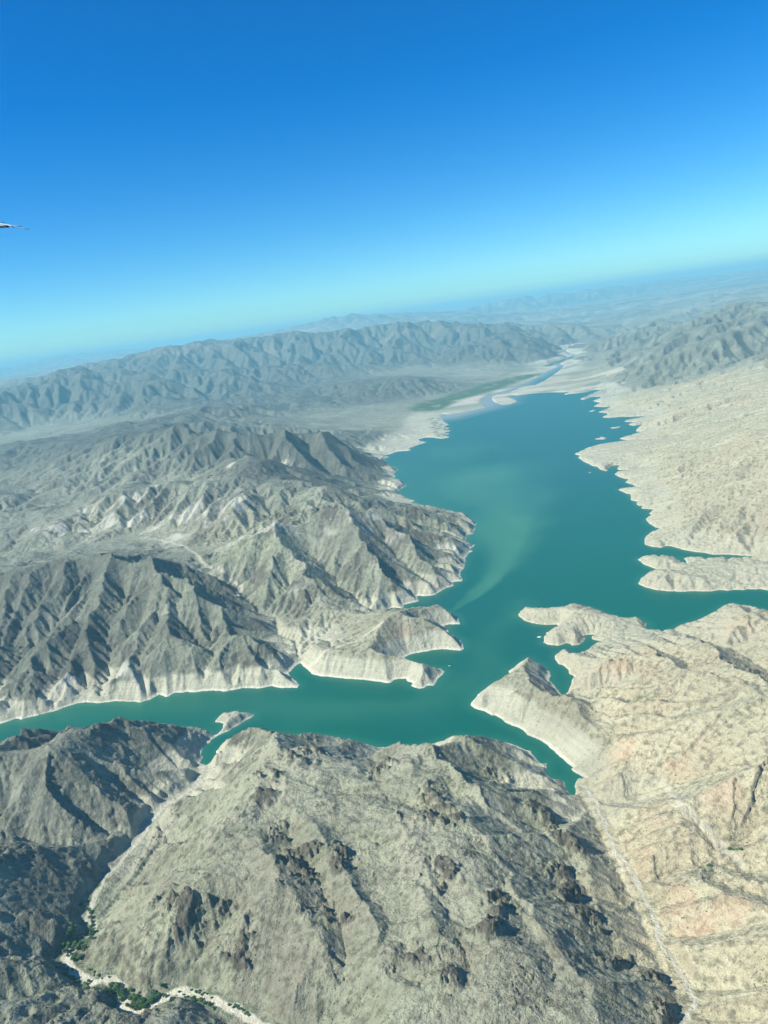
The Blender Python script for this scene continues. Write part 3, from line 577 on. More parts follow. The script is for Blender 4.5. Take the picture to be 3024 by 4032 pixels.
# ------------------------------------------------------------------ node helpers
class NG:
    def __init__(self, name):
        self.m = bpy.data.materials.new(name); self.m.use_nodes = True
        self.t = self.m.node_tree; self.t.nodes.clear()
        self.out = self.t.nodes.new('ShaderNodeOutputMaterial')
        self.p = self.t.nodes.new('ShaderNodeBsdfPrincipled'); self.t.links.new(self.p.outputs[0], self.out.inputs[0])
        self.geo = self.t.nodes.new('ShaderNodeNewGeometry')
    def L(self, a, b): self.t.links.new(a, b)
    def set(self, sock, v):
        if hasattr(v, 'links'): self.L(v, sock)
        elif isinstance(v, tuple) and len(v) == 3 and sock.type == 'RGBA': sock.default_value = (*v, 1)
        else: sock.default_value = v
    def noise(self, scale, detail=4, rough=.55, vec=None, dist=0):
        n = self.t.nodes.new('ShaderNodeTexNoise'); n.inputs['Scale'].default_value = scale; n.inputs['Detail'].default_value = detail
        n.inputs['Roughness'].default_value = rough; n.inputs['Distortion'].default_value = dist
        self.L(vec if vec is not None else self.geo.outputs['Position'], n.inputs['Vector']); return n.outputs['Fac']
    def attr(self, name):
        n = self.t.nodes.new('ShaderNodeAttribute'); n.attribute_name = name; return n.outputs['Fac']
    def math(self, op, a, b=0.0, clamp=False):
        n = self.t.nodes.new('ShaderNodeMath'); n.operation = op; n.use_clamp = clamp
        self.set(n.inputs[0], a); self.set(n.inputs[1], b); return n.outputs[0]
    def ramp(self, v, a, b, lo=0.0, hi=1.0):
        n = self.t.nodes.new('ShaderNodeMapRange'); n.interpolation_type = 'SMOOTHSTEP'
        self.set(n.inputs[0], v); self.set(n.inputs[1], a); self.set(n.inputs[2], b); self.set(n.inputs[3], lo); self.set(n.inputs[4], hi)
        return n.outputs[0]
    def mix(self, f, a, b, mode='MIX'):
        n = self.t.nodes.new('ShaderNodeMix'); n.data_type = 'RGBA'; n.blend_type = mode
        self.set(n.inputs[0], f); self.set(n.inputs[6], a); self.set(n.inputs[7], b); return n.outputs[2]
    def xyz(self, v):
        n = self.t.nodes.new('ShaderNodeSeparateXYZ'); self.L(v, n.inputs[0]); return n.outputs
    def scalev(self, s):
        n = self.t.nodes.new('ShaderNodeMapping'); n.vector_type = 'POINT'; n.inputs['Scale'].default_value = s
        self.L(self.geo.outputs['Position'], n.inputs[0]); return n.outputs[0]

def ground_material():
    g = NG('desert_rock'); P_ = g.geo.outputs['Position']; z = g.xyz(P_)[2]; nz = g.xyz(g.geo.outputs['True Normal'])[2]
    n_big = g.noise(.0016, 5, .6); n_mid = g.noise(.011, 5, .6); n_sm = g.noise(.07, 5, .65); n_xs = g.noise(.35, 3, .7)
    n_pt = g.noise(.0045, 6, .62, None, .6)
    tan = g.attr('tan'); crag = g.attr('crag')
    rock = g.mix(g.ramp(n_mid, .35, .65), (.178, .194, .142), (.282, .300, .216))
    rock = g.mix(g.ramp(n_big, .40, .62), rock, g.mix(.5, rock, (.185, .178, .155)))
    rock = g.mix(g.ramp(n_pt, .52, .62, 0, .55), rock, (.36, .355, .285))
    rock = g.mix(g.ramp(n_pt, .46, .38, 0, .45), rock, (.17, .145, .12))
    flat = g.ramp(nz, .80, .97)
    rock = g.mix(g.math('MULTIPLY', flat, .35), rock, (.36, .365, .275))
    tanc = g.mix(g.ramp(n_mid, .35, .65), (.425, .375, .248), (.515, .468, .322))
    tanc = g.mix(g.ramp(n_pt, .54, .66, 0, .55), tanc, (.45, .34, .24))
    tanc = g.mix(g.ramp(n_pt, .44, .34, 0, .6), tanc, (.31, .30, .21))
    tanc = g.mix(g.ramp(n_big, .42, .60), tanc, g.mix(.5, tanc, (.39, .385, .275)))
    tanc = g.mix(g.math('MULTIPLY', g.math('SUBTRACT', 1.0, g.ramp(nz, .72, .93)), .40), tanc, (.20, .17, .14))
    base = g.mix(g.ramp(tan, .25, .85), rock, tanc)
    base = g.mix(g.ramp(g.math('ADD', g.math('MULTIPLY', crag, .55), n_sm), .62, 1.0, 0, .95), base, (.098, .086, .072))
    base = g.mix(g.ramp(tan, .34, .12, 0, .6), base, g.mix(g.ramp(n_pt, .40, .60), (.118, .126, .112), (.208, .222, .180)))
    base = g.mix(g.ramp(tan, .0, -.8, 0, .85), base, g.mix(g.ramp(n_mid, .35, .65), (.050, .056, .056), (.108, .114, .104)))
    base = g.mix(g.math('MULTIPLY', g.math('MULTIPLY', g.attr('gul'), g.ramp(tan, .3, .8)), g.ramp(n_sm, .35, .6, .3, .8)), base, (.22, .21, .135))
    base = g.mix(g.math('MULTIPLY', g.attr('flow'), g.ramp(nz, .90, .985, 0, .6)), base, (.43, .42, .33))
    n_str = g.noise(1, 5, .6, g.scalev((.00022, .0009, .001)))
    py = g.xyz(P_)[1]; farm = g.ramp(py, 14000, 20000)
    base = g.mix(g.math('MULTIPLY', farm, g.ramp(n_str, .45, .58)), base, (.13, .14, .13))
    base = g.mix(g.math('MULTIPLY', farm, g.ramp(n_str, .44, .34, 0, .7)), base, (.42, .33, .28))
    # small-scale mottling and low shrubs
    base = g.mix(g.ramp(n_sm, .45, .67, 0, .70), base, (.10, .10, .072))
    base = g.mix(g.ramp(n_xs, .50, .72, 0, .40), base, (.080, .085, .058))
    base = g.mix(g.ramp(n_sm, .44, .26, 0, .35), base, (.36, .35, .28))
    base = g.mix(g.math('MULTIPLY', g.attr('white'), .8), base, (.46, .45, .39))
    base = g.mix(g.math('MULTIPLY', g.attr('pink'), g.math('MULTIPLY', g.ramp(n_sm, .30, .62, .2, .65), g.ramp(n_mid, .38, .62, .15, .7))), base, (.47, .30, .21))
    base = g.mix(g.math('MULTIPLY', g.attr('pale'), .75), base, (.47, .44, .35))
    # drawdown band: rock bleached up to the old waterline
    strat = g.noise(1, 4, .6, g.scalev((.004, .004, .35)))
    lvl = g.math('ADD', z, g.math('MULTIPLY', g.math('SUBTRACT', n_mid, .5), 30.0))
    ring = g.ramp(lvl, 47.0, 35.0)
    ringc = g.mix(g.ramp(g.math('ADD', g.math('MULTIPLY', strat, .5), g.math('MULTIPLY', n_sm, .5)), .38, .62), (.36, .355, .275), (.47, .46, .365))
    ringc = g.mix(g.ramp(n_sm, .48, .72, 0, .55), ringc, (.25, .24, .19))
    ringc = g.mix(g.ramp(z, 4.5, 1.0, 0, .8), ringc, (.62, .60, .52))
    ring = g.math('MULTIPLY', ring, g.math('MULTIPLY', g.attr('lake'), g.ramp(tan, .45, .75, 1.0, .5)))
    base = g.mix(g.math('MULTIPLY', ring, g.ramp(n_pt, .36, .50, .62, .95)), base, ringc)
    base = g.mix(g.math('MULTIPLY', g.attr('silt'), .85), base, (.46, .41, .33))
    base = g.mix(g.math('MULTIPLY', g.attr('mud'), .75), base, (.17, .19, .15))
    base = g.mix(g.attr('veg'), base, g.mix(g.ramp(n_sm, .4, .6), (.040, .085, .040), (.090, .135, .065)))
    base = g.mix(g.math('MULTIPLY', g.attr('dark'), g.ramp(n_sm, .35, .6)), base, (.13, .12, .09))
    base = g.mix(g.attr('sand'), base, g.mix(g.ramp(n_sm, .3, .7), (.47, .445, .36), (.57, .55, .46)))
    g.L(base, g.p.inputs['Base Color']); g.p.inputs['Roughness'].default_value = .95
    g.p.inputs['Specular IOR Level'].default_value = .15
    b = g.t.nodes.new('ShaderNodeBump'); b.inputs['Strength'].default_value = .9; b.inputs['Distance'].default_value = 1.0
    hh = g.math('ADD', g.math('MULTIPLY', n_sm, 8.5), g.math('MULTIPLY', n_xs, 2.6))
    g.L(hh, b.inputs['Height']); g.L(b.outputs[0], g.p.inputs['Normal'])
    return g.m
MG = ground_material()
lake = 1-sstep(160, 450, np.abs(sd0)); lake = np.where((Rg < 1300), 0, lake)
attrs = dict(tan=tan_, crag=cm, sand=sand, pink=pink, veg=veg, silt=silt, pale=pale, dark=dark, white=white_, lake=lake, flow=flow, gul=gul, mud=mud)
Hf = (H[:-1, :-1]+H[1:, 1:]+H[:-1, 1:]+H[1:, :-1])/4
Xf = X[:-1, :-1]; Yf = Y[:-1, :-1]; Rf = Rg[:-1, :-1]; Tf = Tg[:-1, :-1]; Bf = B[:-1, :-1]; tf = tan_[:-1, :-1]
def tagS(o, label, cat, kind='structure'):
    o['label'] = label; o['category'] = cat; o['kind'] = kind
deep = (np.maximum.reduce([H[:-1, :-1], H[1:, 1:], H[:-1, 1:], H[1:, :-1]]) < -14)
wsh = np.array([(w[0]*K, w[1]*K, w[2]) for w in WASH]); wxx, wyy = ground(wsh[:, 0], wsh[:, 1], wsh[:, 2])
o_ = np.argsort(wyy); xwash = np.interp(Yf, wyy[o_], wxx[o_])
rid = np.zeros(Rf.shape, np.int32)
north_left = (Tf < math.radians(12))
rid[:] = 3                                                    # plains beyond the lake
rid[(Rf < 8200) & (Tf < .07)] = 1                             # mountains left of the lake
rid[(Rf < 8200) & (Tf >= .07)] = 2                            # tan badlands right of the lake
rid[(Rf >= 11000) & (Rf < 19000)] = 4                         # dark range
rid[Rf >= 19000] = 5
fgr = (Yf < 2010) & (Tf < .32)
def sidex(pts):
    a = np.array(pts, float); x, y = ground(a[:, 0]*K, a[:, 1]*K, a[:, 2]); o = np.argsort(y); return np.interp(Yf, y[o], x[o])
xr = sidex([(1180,1640,0),(1245,1715,4),(1285,1730,14),(1310,1790,22),(1340,1850,28),(1385,1920,34),(1415,1990,40),(1440,2060,46),(1480,2120,50),(1500,2170,54)])
riv = sidex([(0,1560,0),(300,1530,0)])
rid[(Yf < 2080) & (Xf < xr)] = 6
rid[(Yf < 2080) & (Xf < xwash) & (rid == 6)] = 7
names = {1: ('mountains', 'grey eroded mountains with pale cliffs rising from the left lake shore'), 2: ('desert_hills', 'tan rolling desert hills and badlands along the right shore'),
         3: ('desert_plain', 'pale desert plain and river delta at the far end of the lake'), 4: ('mountain_range', 'dark hazy mountain range beyond the far end of the lake'),
         5: ('far_mountains', 'faint blue mountains and mesa on the horizon'), 6: ('foreground_hill', 'broad rocky hill with scrub filling the bottom of the view'),
         7: ('shadowed_hills', 'darker rocky hills in the bottom left beside the sandy wash')}
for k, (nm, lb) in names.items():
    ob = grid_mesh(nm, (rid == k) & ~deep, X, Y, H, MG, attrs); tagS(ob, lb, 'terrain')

# ------------------------------------------------------------------ lake
wr = np.exp(np.linspace(math.log(1150), math.log(17000), 520)); wt = np.linspace(-TMAX, TMAX, 420)
WR, WT = np.meshgrid(wr, wt, indexing='ij'); WX = WR*np.sin(WT); WY = WR*np.cos(WT)
def wline(pts, widths, ds=1.0):
    a = np.array(pts, float); x, y = ground(a[:, 0]*K, a[:, 1]*K, np.zeros(len(a)))
    dn = fbm(WX, WY, 500, 4, 701)*110*ds; dm = fbm(WX, WY, 500, 4, 702)*110*ds
    out = np.zeros(WX.shape)
    for i in range(len(x)-1):
        dx, dy = x[i+1]-x[i], y[i+1]-y[i]; L2 = dx*dx+dy*dy
        t = np.clip(((WX+dn-x[i])*dx+(WY+dm-y[i])*dy)/L2, 0, 1)
        w = widths[i]+(widths[i+1]-widths[i])*t
        dd = np.sqrt((WX+dn-x[i]-t*dx)**2+(WY+dm-y[i]-t*dy)**2)/w
        out = np.maximum(out, 1-sstep(.05, 1.5, dd))
    return out
plume = wline([(1010,1305),(1060,1265),(1090,1220),(1100,1160),(1090,1090),(1040,1030)], [12, 50, 110, 180, 300, 480])
plume = np.maximum(plume, .5*wline([(-100,1560),(300,1520),(700,1530),(900,1540),(1040,1470),(1090,1380),(1130,1300)], [140, 140, 110, 110, 120, 110, 60]))
plume = np.maximum(plume, .6*wline([(900,1100),(870,1020),(950,980)], [500, 600, 500]))
streak = wline([(985,1315),(1030,1290),(1070,1255),(1095,1215),(1112,1170),(1120,1120)], [10, 18, 30, 50, 80, 120], .22)
dk = wline([(780,1490),(850,1495),(900,1470)], [60, 80, 60]); dk = np.maximum(dk, wline([(1150,1370),(1190,1440),(1200,1500)], [110, 110, 90]))
plume = np.maximum(plume*.8*(1-.8*dk), streak)
wsilt = wline([(1250,745),(1230,780),(1150,815),(1070,852),(1050,875),(1000,890),(960,900)], [200, 200, 200, 260, 330, 330, 300])
wf = np.ones((519, 419), bool)
w_s = sdist(WX, WY)
shal = np.clip(1-np.abs(w_s)/30, 0, 1)
g = NG('lake_water')
n1 = g.noise(.0012, 4, .55, g.scalev((1, .45, 1))); 
col = g.mix(g.ramp(g.math('ADD', g.attr('plume'), g.math('MULTIPLY', g.math('SUBTRACT', n1, .5), .5)), 0.0, 1.0), (.0005, .090, .060), (.040, .165, .100))
col = g.mix(g.ramp(n1, .40, .62, 0, .6), col, (.002, .080, .072))
col = g.mix(g.attr('shallow'), col, (.06, .19, .12))
col = g.mix(g.attr('silt'), col, (.21, .235, .215))
g.L(col, g.p.inputs['Base Color']); g.p.inputs['Specular IOR Level'].default_value = .38; g.p.inputs['Roughness'].default_value = .3; g.p.inputs['IOR'].default_value = 1.33
b = g.t.nodes.new('ShaderNodeBump'); b.inputs['Strength'].default_value = .35; b.inputs['Distance'].default_value = .35
wv = g.math('ADD', g.noise(.12, 3, .6, g.scalev((.7, 1.3, 1))), g.noise(.02, 2, .5)); g.L(wv, b.inputs['Height']); g.L(b.outputs[0], g.p.inputs['Normal'])
lk = grid_mesh('lake', wf, WX, WY, np.zeros(WX.shape), g.m, dict(plume=plume, silt=wsilt, shallow=shal*.25))
tagS(lk, 'blue green reservoir water with a pale silt plume', 'lake')
lk['kind'] = 'structure'

# ------------------------------------------------------------------ haze
bm_v = [(-62000, -2500, -60), (62000, -2500, -60), (62000, 93500, -60), (-62000, 93500, -60)]
HT = max(1400.0, float(H.max())+30)
bm_v = [(x, y, z) for z in (-60.0, HT) for (x, y) in ((-80000, -3000), (80000, -3000), (80000, 95000), (-80000, 95000))]
hm = bpy.data.meshes.new('haze'); hm.from_pydata(bm_v, [], [(0, 3, 2, 1), (4, 5, 6, 7), (0, 1, 5, 4), (1, 2, 6, 5), (2, 3, 7, 6), (3, 0, 4, 7)]); hm.update()
hmat = bpy.data.materials.new('haze'); hmat.use_nodes = True; ht = hmat.node_tree; ht.nodes.clear()
ho = ht.nodes.new('ShaderNodeOutputMaterial'); pv = ht.nodes.new('ShaderNodeVolumePrincipled')
pv.inputs['Color'].default_value = (.33, .79, 1.0, 1); pv.inputs['Density'].default_value = 4.1e-5; pv.inputs['Anisotropy'].default_value = 0.0
ht.links.new(pv.outputs[0], ho.inputs['Volume'])
hm.materials.append(hmat); hz = bpy.data.objects.new('haze', hm); scene.collection.objects.link(hz)
tagS(hz, 'thin blue desert haze in the air over the whole valley', 'haze', 'stuff')

# ------------------------------------------------------------------ simple materials for small objects
def plain(name, col, rough=.6, metal=0.0, var=.15, sc=3.0):
    g = NG(name); n = g.noise(sc, 3, .6)
    c = g.mix(g.ramp(n, .3, .7), tuple(v*(1-var) for v in col), tuple(min(1, v*(1+var)) for v in col))
    g.L(c, g.p.inputs['Base Color']); g.p.inputs['Roughness'].default_value = rough; g.p.inputs['Metallic'].default_value = metal
    return g.m
M_leaf = plain('leaf_green', (.075, .155, .050), .8, 0, .5, .12); M_bark = plain('bark', (.16, .13, .10), .9)
M_scrub = plain('scrub_leaf', (.125, .135, .080), .9, 0, .35, .3)
M_white = plain('white_paint', (.78, .78, .76), .35); M_grey = plain('grey_paint', (.42, .45, .46), .4); M_black = plain('black_rubber', (.02, .02, .02), .5)
def mesh_obj(name, verts, faces, mat, parent=None, smooth=False):
    me = bpy.data.meshes.new(name); me.from_pydata(verts, [], faces); me.update()
    if smooth: me.polygons.foreach_set('use_smooth', [True]*len(faces))
    me.materials.append(mat); o = bpy.data.objects.new(name, me); scene.collection.objects.link(o)
    if parent: o.parent = parent
    return o
def zat(x, y):
    l = math.log(math.hypot(x, y)); t = math.atan2(x, y)
    i = np.interp(l, np.log(rs), np.arange(NR)); j = (t+TMAX)/(2*TMAX)*(NT-1)
    i = min(max(i, 0), NR-2); j = min(max(j, 0), NT-2)
    a, b = int(i), int(j); u, v = i-a, j-b
    return float(H[a, b]*(1-u)*(1-v)+H[a+1, b]*u*(1-v)+H[a, b+1]*(1-u)*v+H[a+1, b+1]*u*v)

# ------------------------------------------------------------------ trees in the wash
def leafcrown(seed, rad, hgt, n=420):
    r_ = random.Random(seed); vs_, fs = [], []
    lumps = [(r_.uniform(-.55, .55)*rad, r_.uniform(-.55, .55)*rad, hgt*r_.uniform(.45, .82), rad*r_.uniform(.38, .62)) for _ in range(9)]
    for _ in range(n):
        lx, ly, lz, lr_ = r_.choice(lumps)
        a = r_.uniform(0, 2*math.pi); c = r_.uniform(-.6, 1); s = math.sqrt(1-c*c); q_ = lr_*r_.uniform(.6, 1.05)
        p = Vector((lx+math.cos(a)*s*q_, ly+math.sin(a)*s*q_, lz+c*q_*.8))
        nrm = Vector((r_.gauss(0, 1), r_.gauss(0, 1), r_.gauss(.6, 1))).normalized()
        t1 = nrm.orthogonal().normalized(); t2 = nrm.cross(t1); z_ = r_.uniform(.25, .55)*rad*.45
        b0 = len(vs_)
        vs_ += [tuple(p+t1*z_), tuple(p+t2*z_*.7), tuple(p-t1*z_), tuple(p-t2*z_*.7)]; fs.append((b0, b0+1, b0+2, b0+3))
    return vs_, fs
def trunkmesh(hgt, rad):
    vs_, fs = [], []
    def tube(p0, p1, r0, r1):
        d = (p1-p0).normalized(); a = d.orthogonal().normalized(); b_ = d.cross(a); o = len(vs_)
        for p, r in ((p0, r0), (p1, r1)):
            for k in range(6):
                an = k*math.pi/3; vs_.append(tuple(p+a*math.cos(an)*r+b_*math.sin(an)*r))
        for k in range(6): fs.append((o+k, o+(k+1) % 6, o+6+(k+1) % 6, o+6+k))
    tube(Vector((0, 0, -.6)), Vector((0, 0, hgt*.45)), rad*.10, rad*.06)
    for k in range(5):
        a = k*1.256+.3; tube(Vector((0, 0, hgt*(.3+.03*k))), Vector((math.cos(a)*rad*.55, math.sin(a)*rad*.55, hgt*.65)), rad*.05, rad*.02)
    return vs_, fs
protos = []
for k, (rad, hgt) in enumerate([(4.6, 8.5), (3.6, 6.5), (2.6, 4.2), (1.9, 2.6)]):
    e = bpy.data.objects.new('tree' if k < 3 else 'bush', None); scene.collection.objects.link(e)
    mesh_obj('trunk', *trunkmesh(hgt, rad), M_bark, e); mesh_obj('crown', *leafcrown(k+3, rad, hgt), M_leaf, e)
    protos.append(e)
used = [False]*4
def plant(kind, x, y, label, cat, group, sc=1.0):
    e = protos[kind]
    if used[kind]:
        s = e; e = s.copy(); scene.collection.objects.link(e)
        for c in s.children:
            d = c.copy(); scene.collection.objects.link(d); d.parent = e
    used[kind] = True
    e.location = (x, y, zat(x, y)-.3); e.rotation_euler = (0, 0, rnd.uniform(0, 6.28)); e.scale = (sc, sc, sc*rnd.uniform(.85, 1.1))
    e['label'] = label; e['category'] = cat; e['group'] = group
def px2w(x, y, h):
    a, b = ground(np.array([x*K]), np.array([y*K]), np.array([h])); return a[0], b[0]
def grove(pts, n, kinds, spread, label, cat, group, h=45, smin=.7, smax=1.15):
    for _ in range(n):
        t = rnd.random()*(len(pts)-1); i = int(t); f = t-i
        x = pts[i][0]+(pts[i+1][0]-pts[i][0])*f+rnd.gauss(0, spread); y = pts[i][1]+(pts[i+1][1]-pts[i][1])*f+rnd.gauss(0, spread)
        wx_, wy_ = px2w(x, y, h)
        plant(rnd.choice(kinds), wx_, wy_, label, cat, group, rnd.uniform(smin, smax))
grove([(232,2125),(262,2135),(285,2160),(300,2178),(320,2168),(345,2150)], 62, [0, 0, 1, 1, 2], 8, 'leafy green tree in the dense grove where the sandy wash bends', 'tree', 'trees in the grove at the wash bend', 46)
grove([(150,2045),(165,2030),(180,2050),(165,2070),(150,2058)], 34, [0, 1, 2], 7, 'green tree in the thicket above the top of the pale wash', 'tree', 'trees in the thicket above the wash', 37)
grove([(188,1960),(200,1985),(203,2010),(190,2030)], 22, [1, 2, 2], 4, 'small green tree in the narrow canyon bottom in shade', 'tree', 'small trees along the canyon bottom', 32)
grove([(130,2075),(150,2110),(190,2135),(230,2150),(250,2190)], 30, [2, 2, 3, 1], 8, 'round green bush on the left bank of the sandy wash', 'bush', 'bushes on the left bank of the wash', 44)
grove([(195,2095),(215,2108),(235,2112)], 10, [2, 3], 4, 'dark green bush at the foot of the hill above the wash', 'bush', 'bushes at the foot of the hill', 44)
grove([(345,2168),(380,2150),(410,2150),(440,2165),(470,2185)], 20, [3, 3, 2], 4, 'low grey green bush on the inner side of the wash curve', 'bush', 'bushes inside the wash curve', 52, .8, 1.3)
grove([(410,2136),(450,2148),(500,2172),(545,2198)], 24, [3], 3, 'low bush at the outer edge of the pale wash by the hill', 'bush', 'bushes outside the wash curve', 52, .8, 1.3)
grove([(1570,1832),(1590,1838),(1605,1842)], 14, [2, 3], 3, 'dark green bush in the dry gully on the right', 'bush', 'bushes in the right gully', 66)
grove([(1516,1868),(1528,1865),(1535,1866)], 4, [3], 2, 'lone dark bush on the tan slope right of the dry wash', 'bush', 'lone bushes on the tan slope', 66, 1., 1.4)

# ------------------------------------------------------------------ desert scrub (countless): one object
def scrub():
    vs_, fs = [], []
    base = []
    for k in range(7):
        a = k*2.4; base.append((math.cos(a)*.5, math.sin(a)*.5))
    n = 0; V = []; F_ = []
    rr = np.random.RandomState(5)
    N = 52000
    r = 620*np.exp(rr.rand(N)*math.log(2300/620)); t = (rr.rand(N)*2-1)*math.radians(41)
    x = r*np.sin(t); y = r*np.cos(t); dens = fbm(x, y, 110, 4, 801)
    s_ = sdist(x, y)
    l = np.log(np.hypot(x, y)); ii = np.interp(l, np.log(rs), np.arange(NR)); jj = (t+TMAX)/(2*TMAX)*(NT-1)
    a, b = ii.astype(int), jj.astype(int)
    keep = (dens > -.12+rr.rand(N)*.35) & (s_ > 12) & (sand[a, b] < .15) & (H[a, b] > 6)
    x, y, ii, jj, a, b = [q_[keep] for q_ in (x, y, ii, jj, a, b)]
    u, v = ii-a, jj-b
    z = H[a, b]*(1-u)*(1-v)+H[a+1, b]*u*(1-v)+H[a, b+1]*(1-u)*v+H[a+1, b+1]*u*v
    n = len(x); sz = .45+.9*rr.rand(n)**2*(1+.5*(rr.rand(n) > .9))
    rot = rr.rand(n)*6.28
    tpl = []
    for k in range(5):
        an = k*2*math.pi/5; tpl.append((math.cos(an), math.sin(an), .35))
    tpl = np.array([(0, 0, 1.15)]+tpl+[(math.cos(k*2*math.pi/5+.6)*.75, math.sin(k*2*math.pi/5+.6)*.75, -.2) for k in range(5)])
    fc = [(0, 1+k, 1+(k+1) % 5) for k in range(5)]+[(1+k, 6+k, 1+(k+1) % 5) for k in range(5)]+[(6+k, 6+(k+1) % 5, 1+(k+1) % 5) for k in range(5)]
    c, s = np.cos(rot), np.sin(rot)
    jit = 1+rr.uniform(-.3, .3, (n, 11))
    vx = (tpl[None, :, 0]*c[:, None]-tpl[None, :, 1]*s[:, None])*sz[:, None]*jit+x[:, None]
    vy = (tpl[None, :, 0]*s[:, None]+tpl[None, :, 1]*c[:, None])*sz[:, None]*jit+y[:, None]
    vz = tpl[None, :, 2]*sz[:, None]*jit+z[:, None]
    co = np.stack([vx, vy, vz], -1).reshape(-1, 3).astype(np.float32)
    fi = (np.array(fc)[None]+np.arange(n)[:, None, None]*11).reshape(-1, 3)
    me = bpy.data.meshes.new('desert_scrub'); me.vertices.add(len(co)); me.vertices.foreach_set('co', co.ravel())
    me.loops.add(len(fi)*3); me.loops.foreach_set('vertex_index', fi.ravel().astype(np.int32))
    me.polygons.add(len(fi)); me.polygons.foreach_set('loop_start', np.arange(0, len(fi)*3, 3, dtype=np.int32)); me.polygons.foreach_set('loop_total', np.full(len(fi), 3, np.int32))
    me.update(calc_edges=True); me.materials.append(M_scrub)
    o = bpy.data.objects.new('desert_scrub', me); scene.collection.objects.link(o)
    tagS(o, 'scattered low desert shrubs dotting the near hills', 'scrub', 'stuff')
scrub()

# ------------------------------------------------------------------ motorboat with its short wake
def boat():
    x, y = px2w(971, 1439, 0)
    e = bpy.data.objects.new('motorboat', None); scene.collection.objects.link(e); e.location = (x, y, 0.05); e.rotation_euler = (0, 0, math.radians(97)); e.scale = (1.15, 1.15, 1.15)
    e['label'] = 'tiny white motorboat on the green water off the left peninsula'; e['category'] = 'boat'
    secs = [(-3.2, 1.15, .9), (-1, 1.25, .95), (1.2, 1.1, 1.05), (2.6, .6, 1.2), (3.5, .05, 1.35)]
    vs_, fs = [], []
    for (l, w, hh) in secs: vs_ += [(-w, l, hh), (-w*.7, l, .05), (0, l, -.25), (w*.7, l, .05), (w, l, hh)]
    for i in range(4):
        for k in range(4): a = i*5+k; fs.append((a, a+1, a+6, a+5))
    fs.append((0, 4, 3, 2, 1))
    mesh_obj('hull', vs_, fs, M_white, e)
    mesh_obj('deck', [(-1.1, -3.1, .75), (1.1, -3.1, .75), (1.15, 0, .8), (.6, 2.5, .95), (0, 3.3, 1.1), (-.6, 2.5, .95), (-1.15, 0, .8)], [(0, 1, 2, 3, 4, 5, 6)], M_grey, e)
    v = [(-.8, -.6, .8), (.8, -.6, .8), (.8, .9, .85), (-.8, .9, .85), (-.65, -.5, 1.7), (.65, -.5, 1.7), (.65, .3, 1.7), (-.65, .3, 1.7)]
    mesh_obj('cabin', v, [(0, 1, 5, 4), (1, 2, 6, 5), (2, 3, 7, 6), (3, 0, 4, 7), (4, 5, 6, 7)], M_white, e)
    v = [(-.2, -3.6, -.2), (.2, -3.6, -.2), (.2, -3.2, -.2), (-.2, -3.2, -.2), (-.22, -3.7, 1.2), (.22, -3.7, 1.2), (.22, -3.2, 1.3), (-.22, -3.2, 1.3)]
    mesh_obj('outboard_motor', v, [(0, 1, 5, 4), (1, 2, 6, 5), (2, 3, 7, 6), (3, 0, 4, 7), (4, 5, 6, 7)], M_black, e)
boat()
def islet():
    x, y = px2w(1165, 1376, 0); r_ = random.Random(3); vs_, fs = [], []
    n = 14
    for ring, (rr, z) in enumerate([(1.0, -.6), (.85, .5), (.5, 1.3), (.12, 1.8)]):
        for k in range(n):
            a = k/n*6.283; q_ = rr*(1+r_.uniform(-.25, .25)); vs_.append((math.cos(a)*q_*6.5, math.sin(a)*q_*4, z+r_.uniform(-.15, .15)))
    for i in range(3):
        for k in range(n): fs.append((i*n+k, i*n+(k+1) % n, (i+1)*n+(k+1) % n, (i+1)*n+k))
    fs.append(tuple(3*n+k for k in range(n)))
    o = mesh_obj('rock', vs_, fs, plain('bleached_rock', (.6, .58, .5), .9, 0, .2, .5)); o.location = (x, y, 0)
    o['label'] = 'tiny bleached rock islet in the water beside the lobed peninsula'; o['category'] = 'rock'
islet()

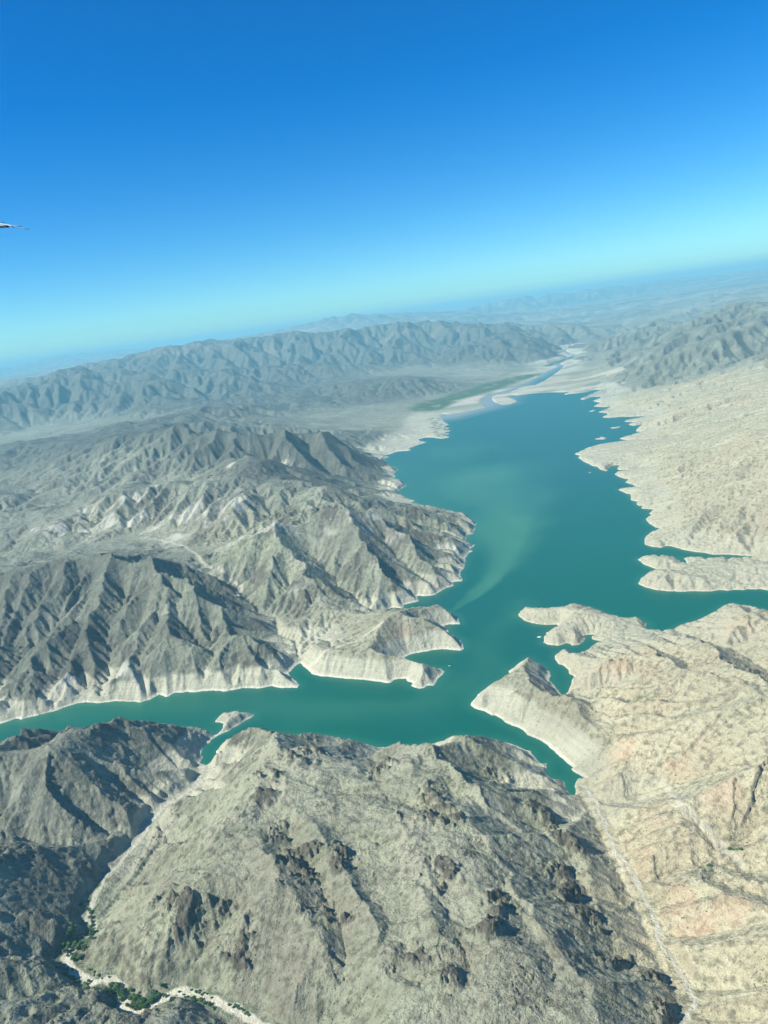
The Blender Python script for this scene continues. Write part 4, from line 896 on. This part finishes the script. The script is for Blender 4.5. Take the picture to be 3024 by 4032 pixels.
# ------------------------------------------------------------------ aircraft wing tip at the left edge
def wing():
    DIST = 6.0
    def at(zx, zy, d=DIST):     # zoom pixels of the crop whose origin is (0, 800)
        px, py = zx*300/1659, 800+zy*300/1659
        dd = ray(np.array([px]), np.array([py]))[0]; return Vector(dd*d)+Vector((0, 0, ALT))
    root = bpy.data.objects.new('wing_tip', None); scene.collection.objects.link(root)
    o0 = at(-700, 480); root.location = o0
    root['label'] = 'grey aircraft wing tip with thin static rods at the left edge of the sky'; root['category'] = 'aircraft wing'
    def tube(pts, radii, name, mat, parent, n=10, flat=1.0, cap=True):
        vs_, fs = [], []
        for i, (p, r) in enumerate(zip(pts, radii)):
            d = (pts[min(i+1, len(pts)-1)]-pts[max(i-1, 0)]).normalized()
            up = Vector((0, 0, 1)); a = d.cross(up).normalized(); b_ = a.cross(d)
            for k in range(n):
                an = k*2*math.pi/n; vs_.append(tuple(p+a*math.cos(an)*r*2.2*flat+b_*math.sin(an)*r-o0) if flat != 1 else tuple(p+a*math.cos(an)*r+b_*math.sin(an)*r-o0))
        for i in range(len(pts)-1):
            for k in range(n): fs.append((i*n+k, i*n+(k+1) % n, (i+1)*n+(k+1) % n, (i+1)*n+k))
        if cap: fs.append(tuple(range(n-1, -1, -1))); fs.append(tuple((len(pts)-1)*n+k for k in range(n)))
        return mesh_obj(name, vs_, fs, mat, parent, True)
    u = DIST/FPX*300/1659      # metres per zoom pixel
    tube([at(-700, 470), at(-400, 492), at(-150, 500), at(0, 505), at(90, 505), at(150, 508)], [75*u, 66*u, 50*u, 38*u, 28*u, 22*u], 'fairing', M_grey, root, 16, 1.3)
    tube([at(145, 508), at(175, 511), at(190, 515)], [22*u, 20*u, 12*u], 'end_cap', M_black, root, 12, 1.3)
    rods = [([(-500, 290), (-200, 345), (0, 398), (90, 430)], 6), ([(-400, 400), (0, 450), (120, 465), (220, 492), (300, 524)], 7),
            ([(-300, 425), (0, 452), (150, 468), (320, 492), (480, 510)], 5), ([(100, 470), (250, 500), (400, 520), (520, 543), (622, 570)], 4)]
    for k, (pts, w) in enumerate(rods):
        dd = DIST+.03*(k-1)
        r = tube([at(a, b, dd) for a, b in pts], [w*1.5*u]*len(pts), 'static_rod', M_white if k in (1,) else M_grey, root, 8)
        a, b = pts[-1]; a0, b0 = pts[-2]
        L_ = math.hypot(a-a0, b-b0)
        tube([at(a-(a-a0)/L_*12, b-(b-b0)/L_*12, dd), at(a+3, b+1, dd)], [(w+3)*u]*2, 'rod_tip', M_black, r, 8)
wing()
print('verts', X.size, 'Hmax', H.max(), HT)
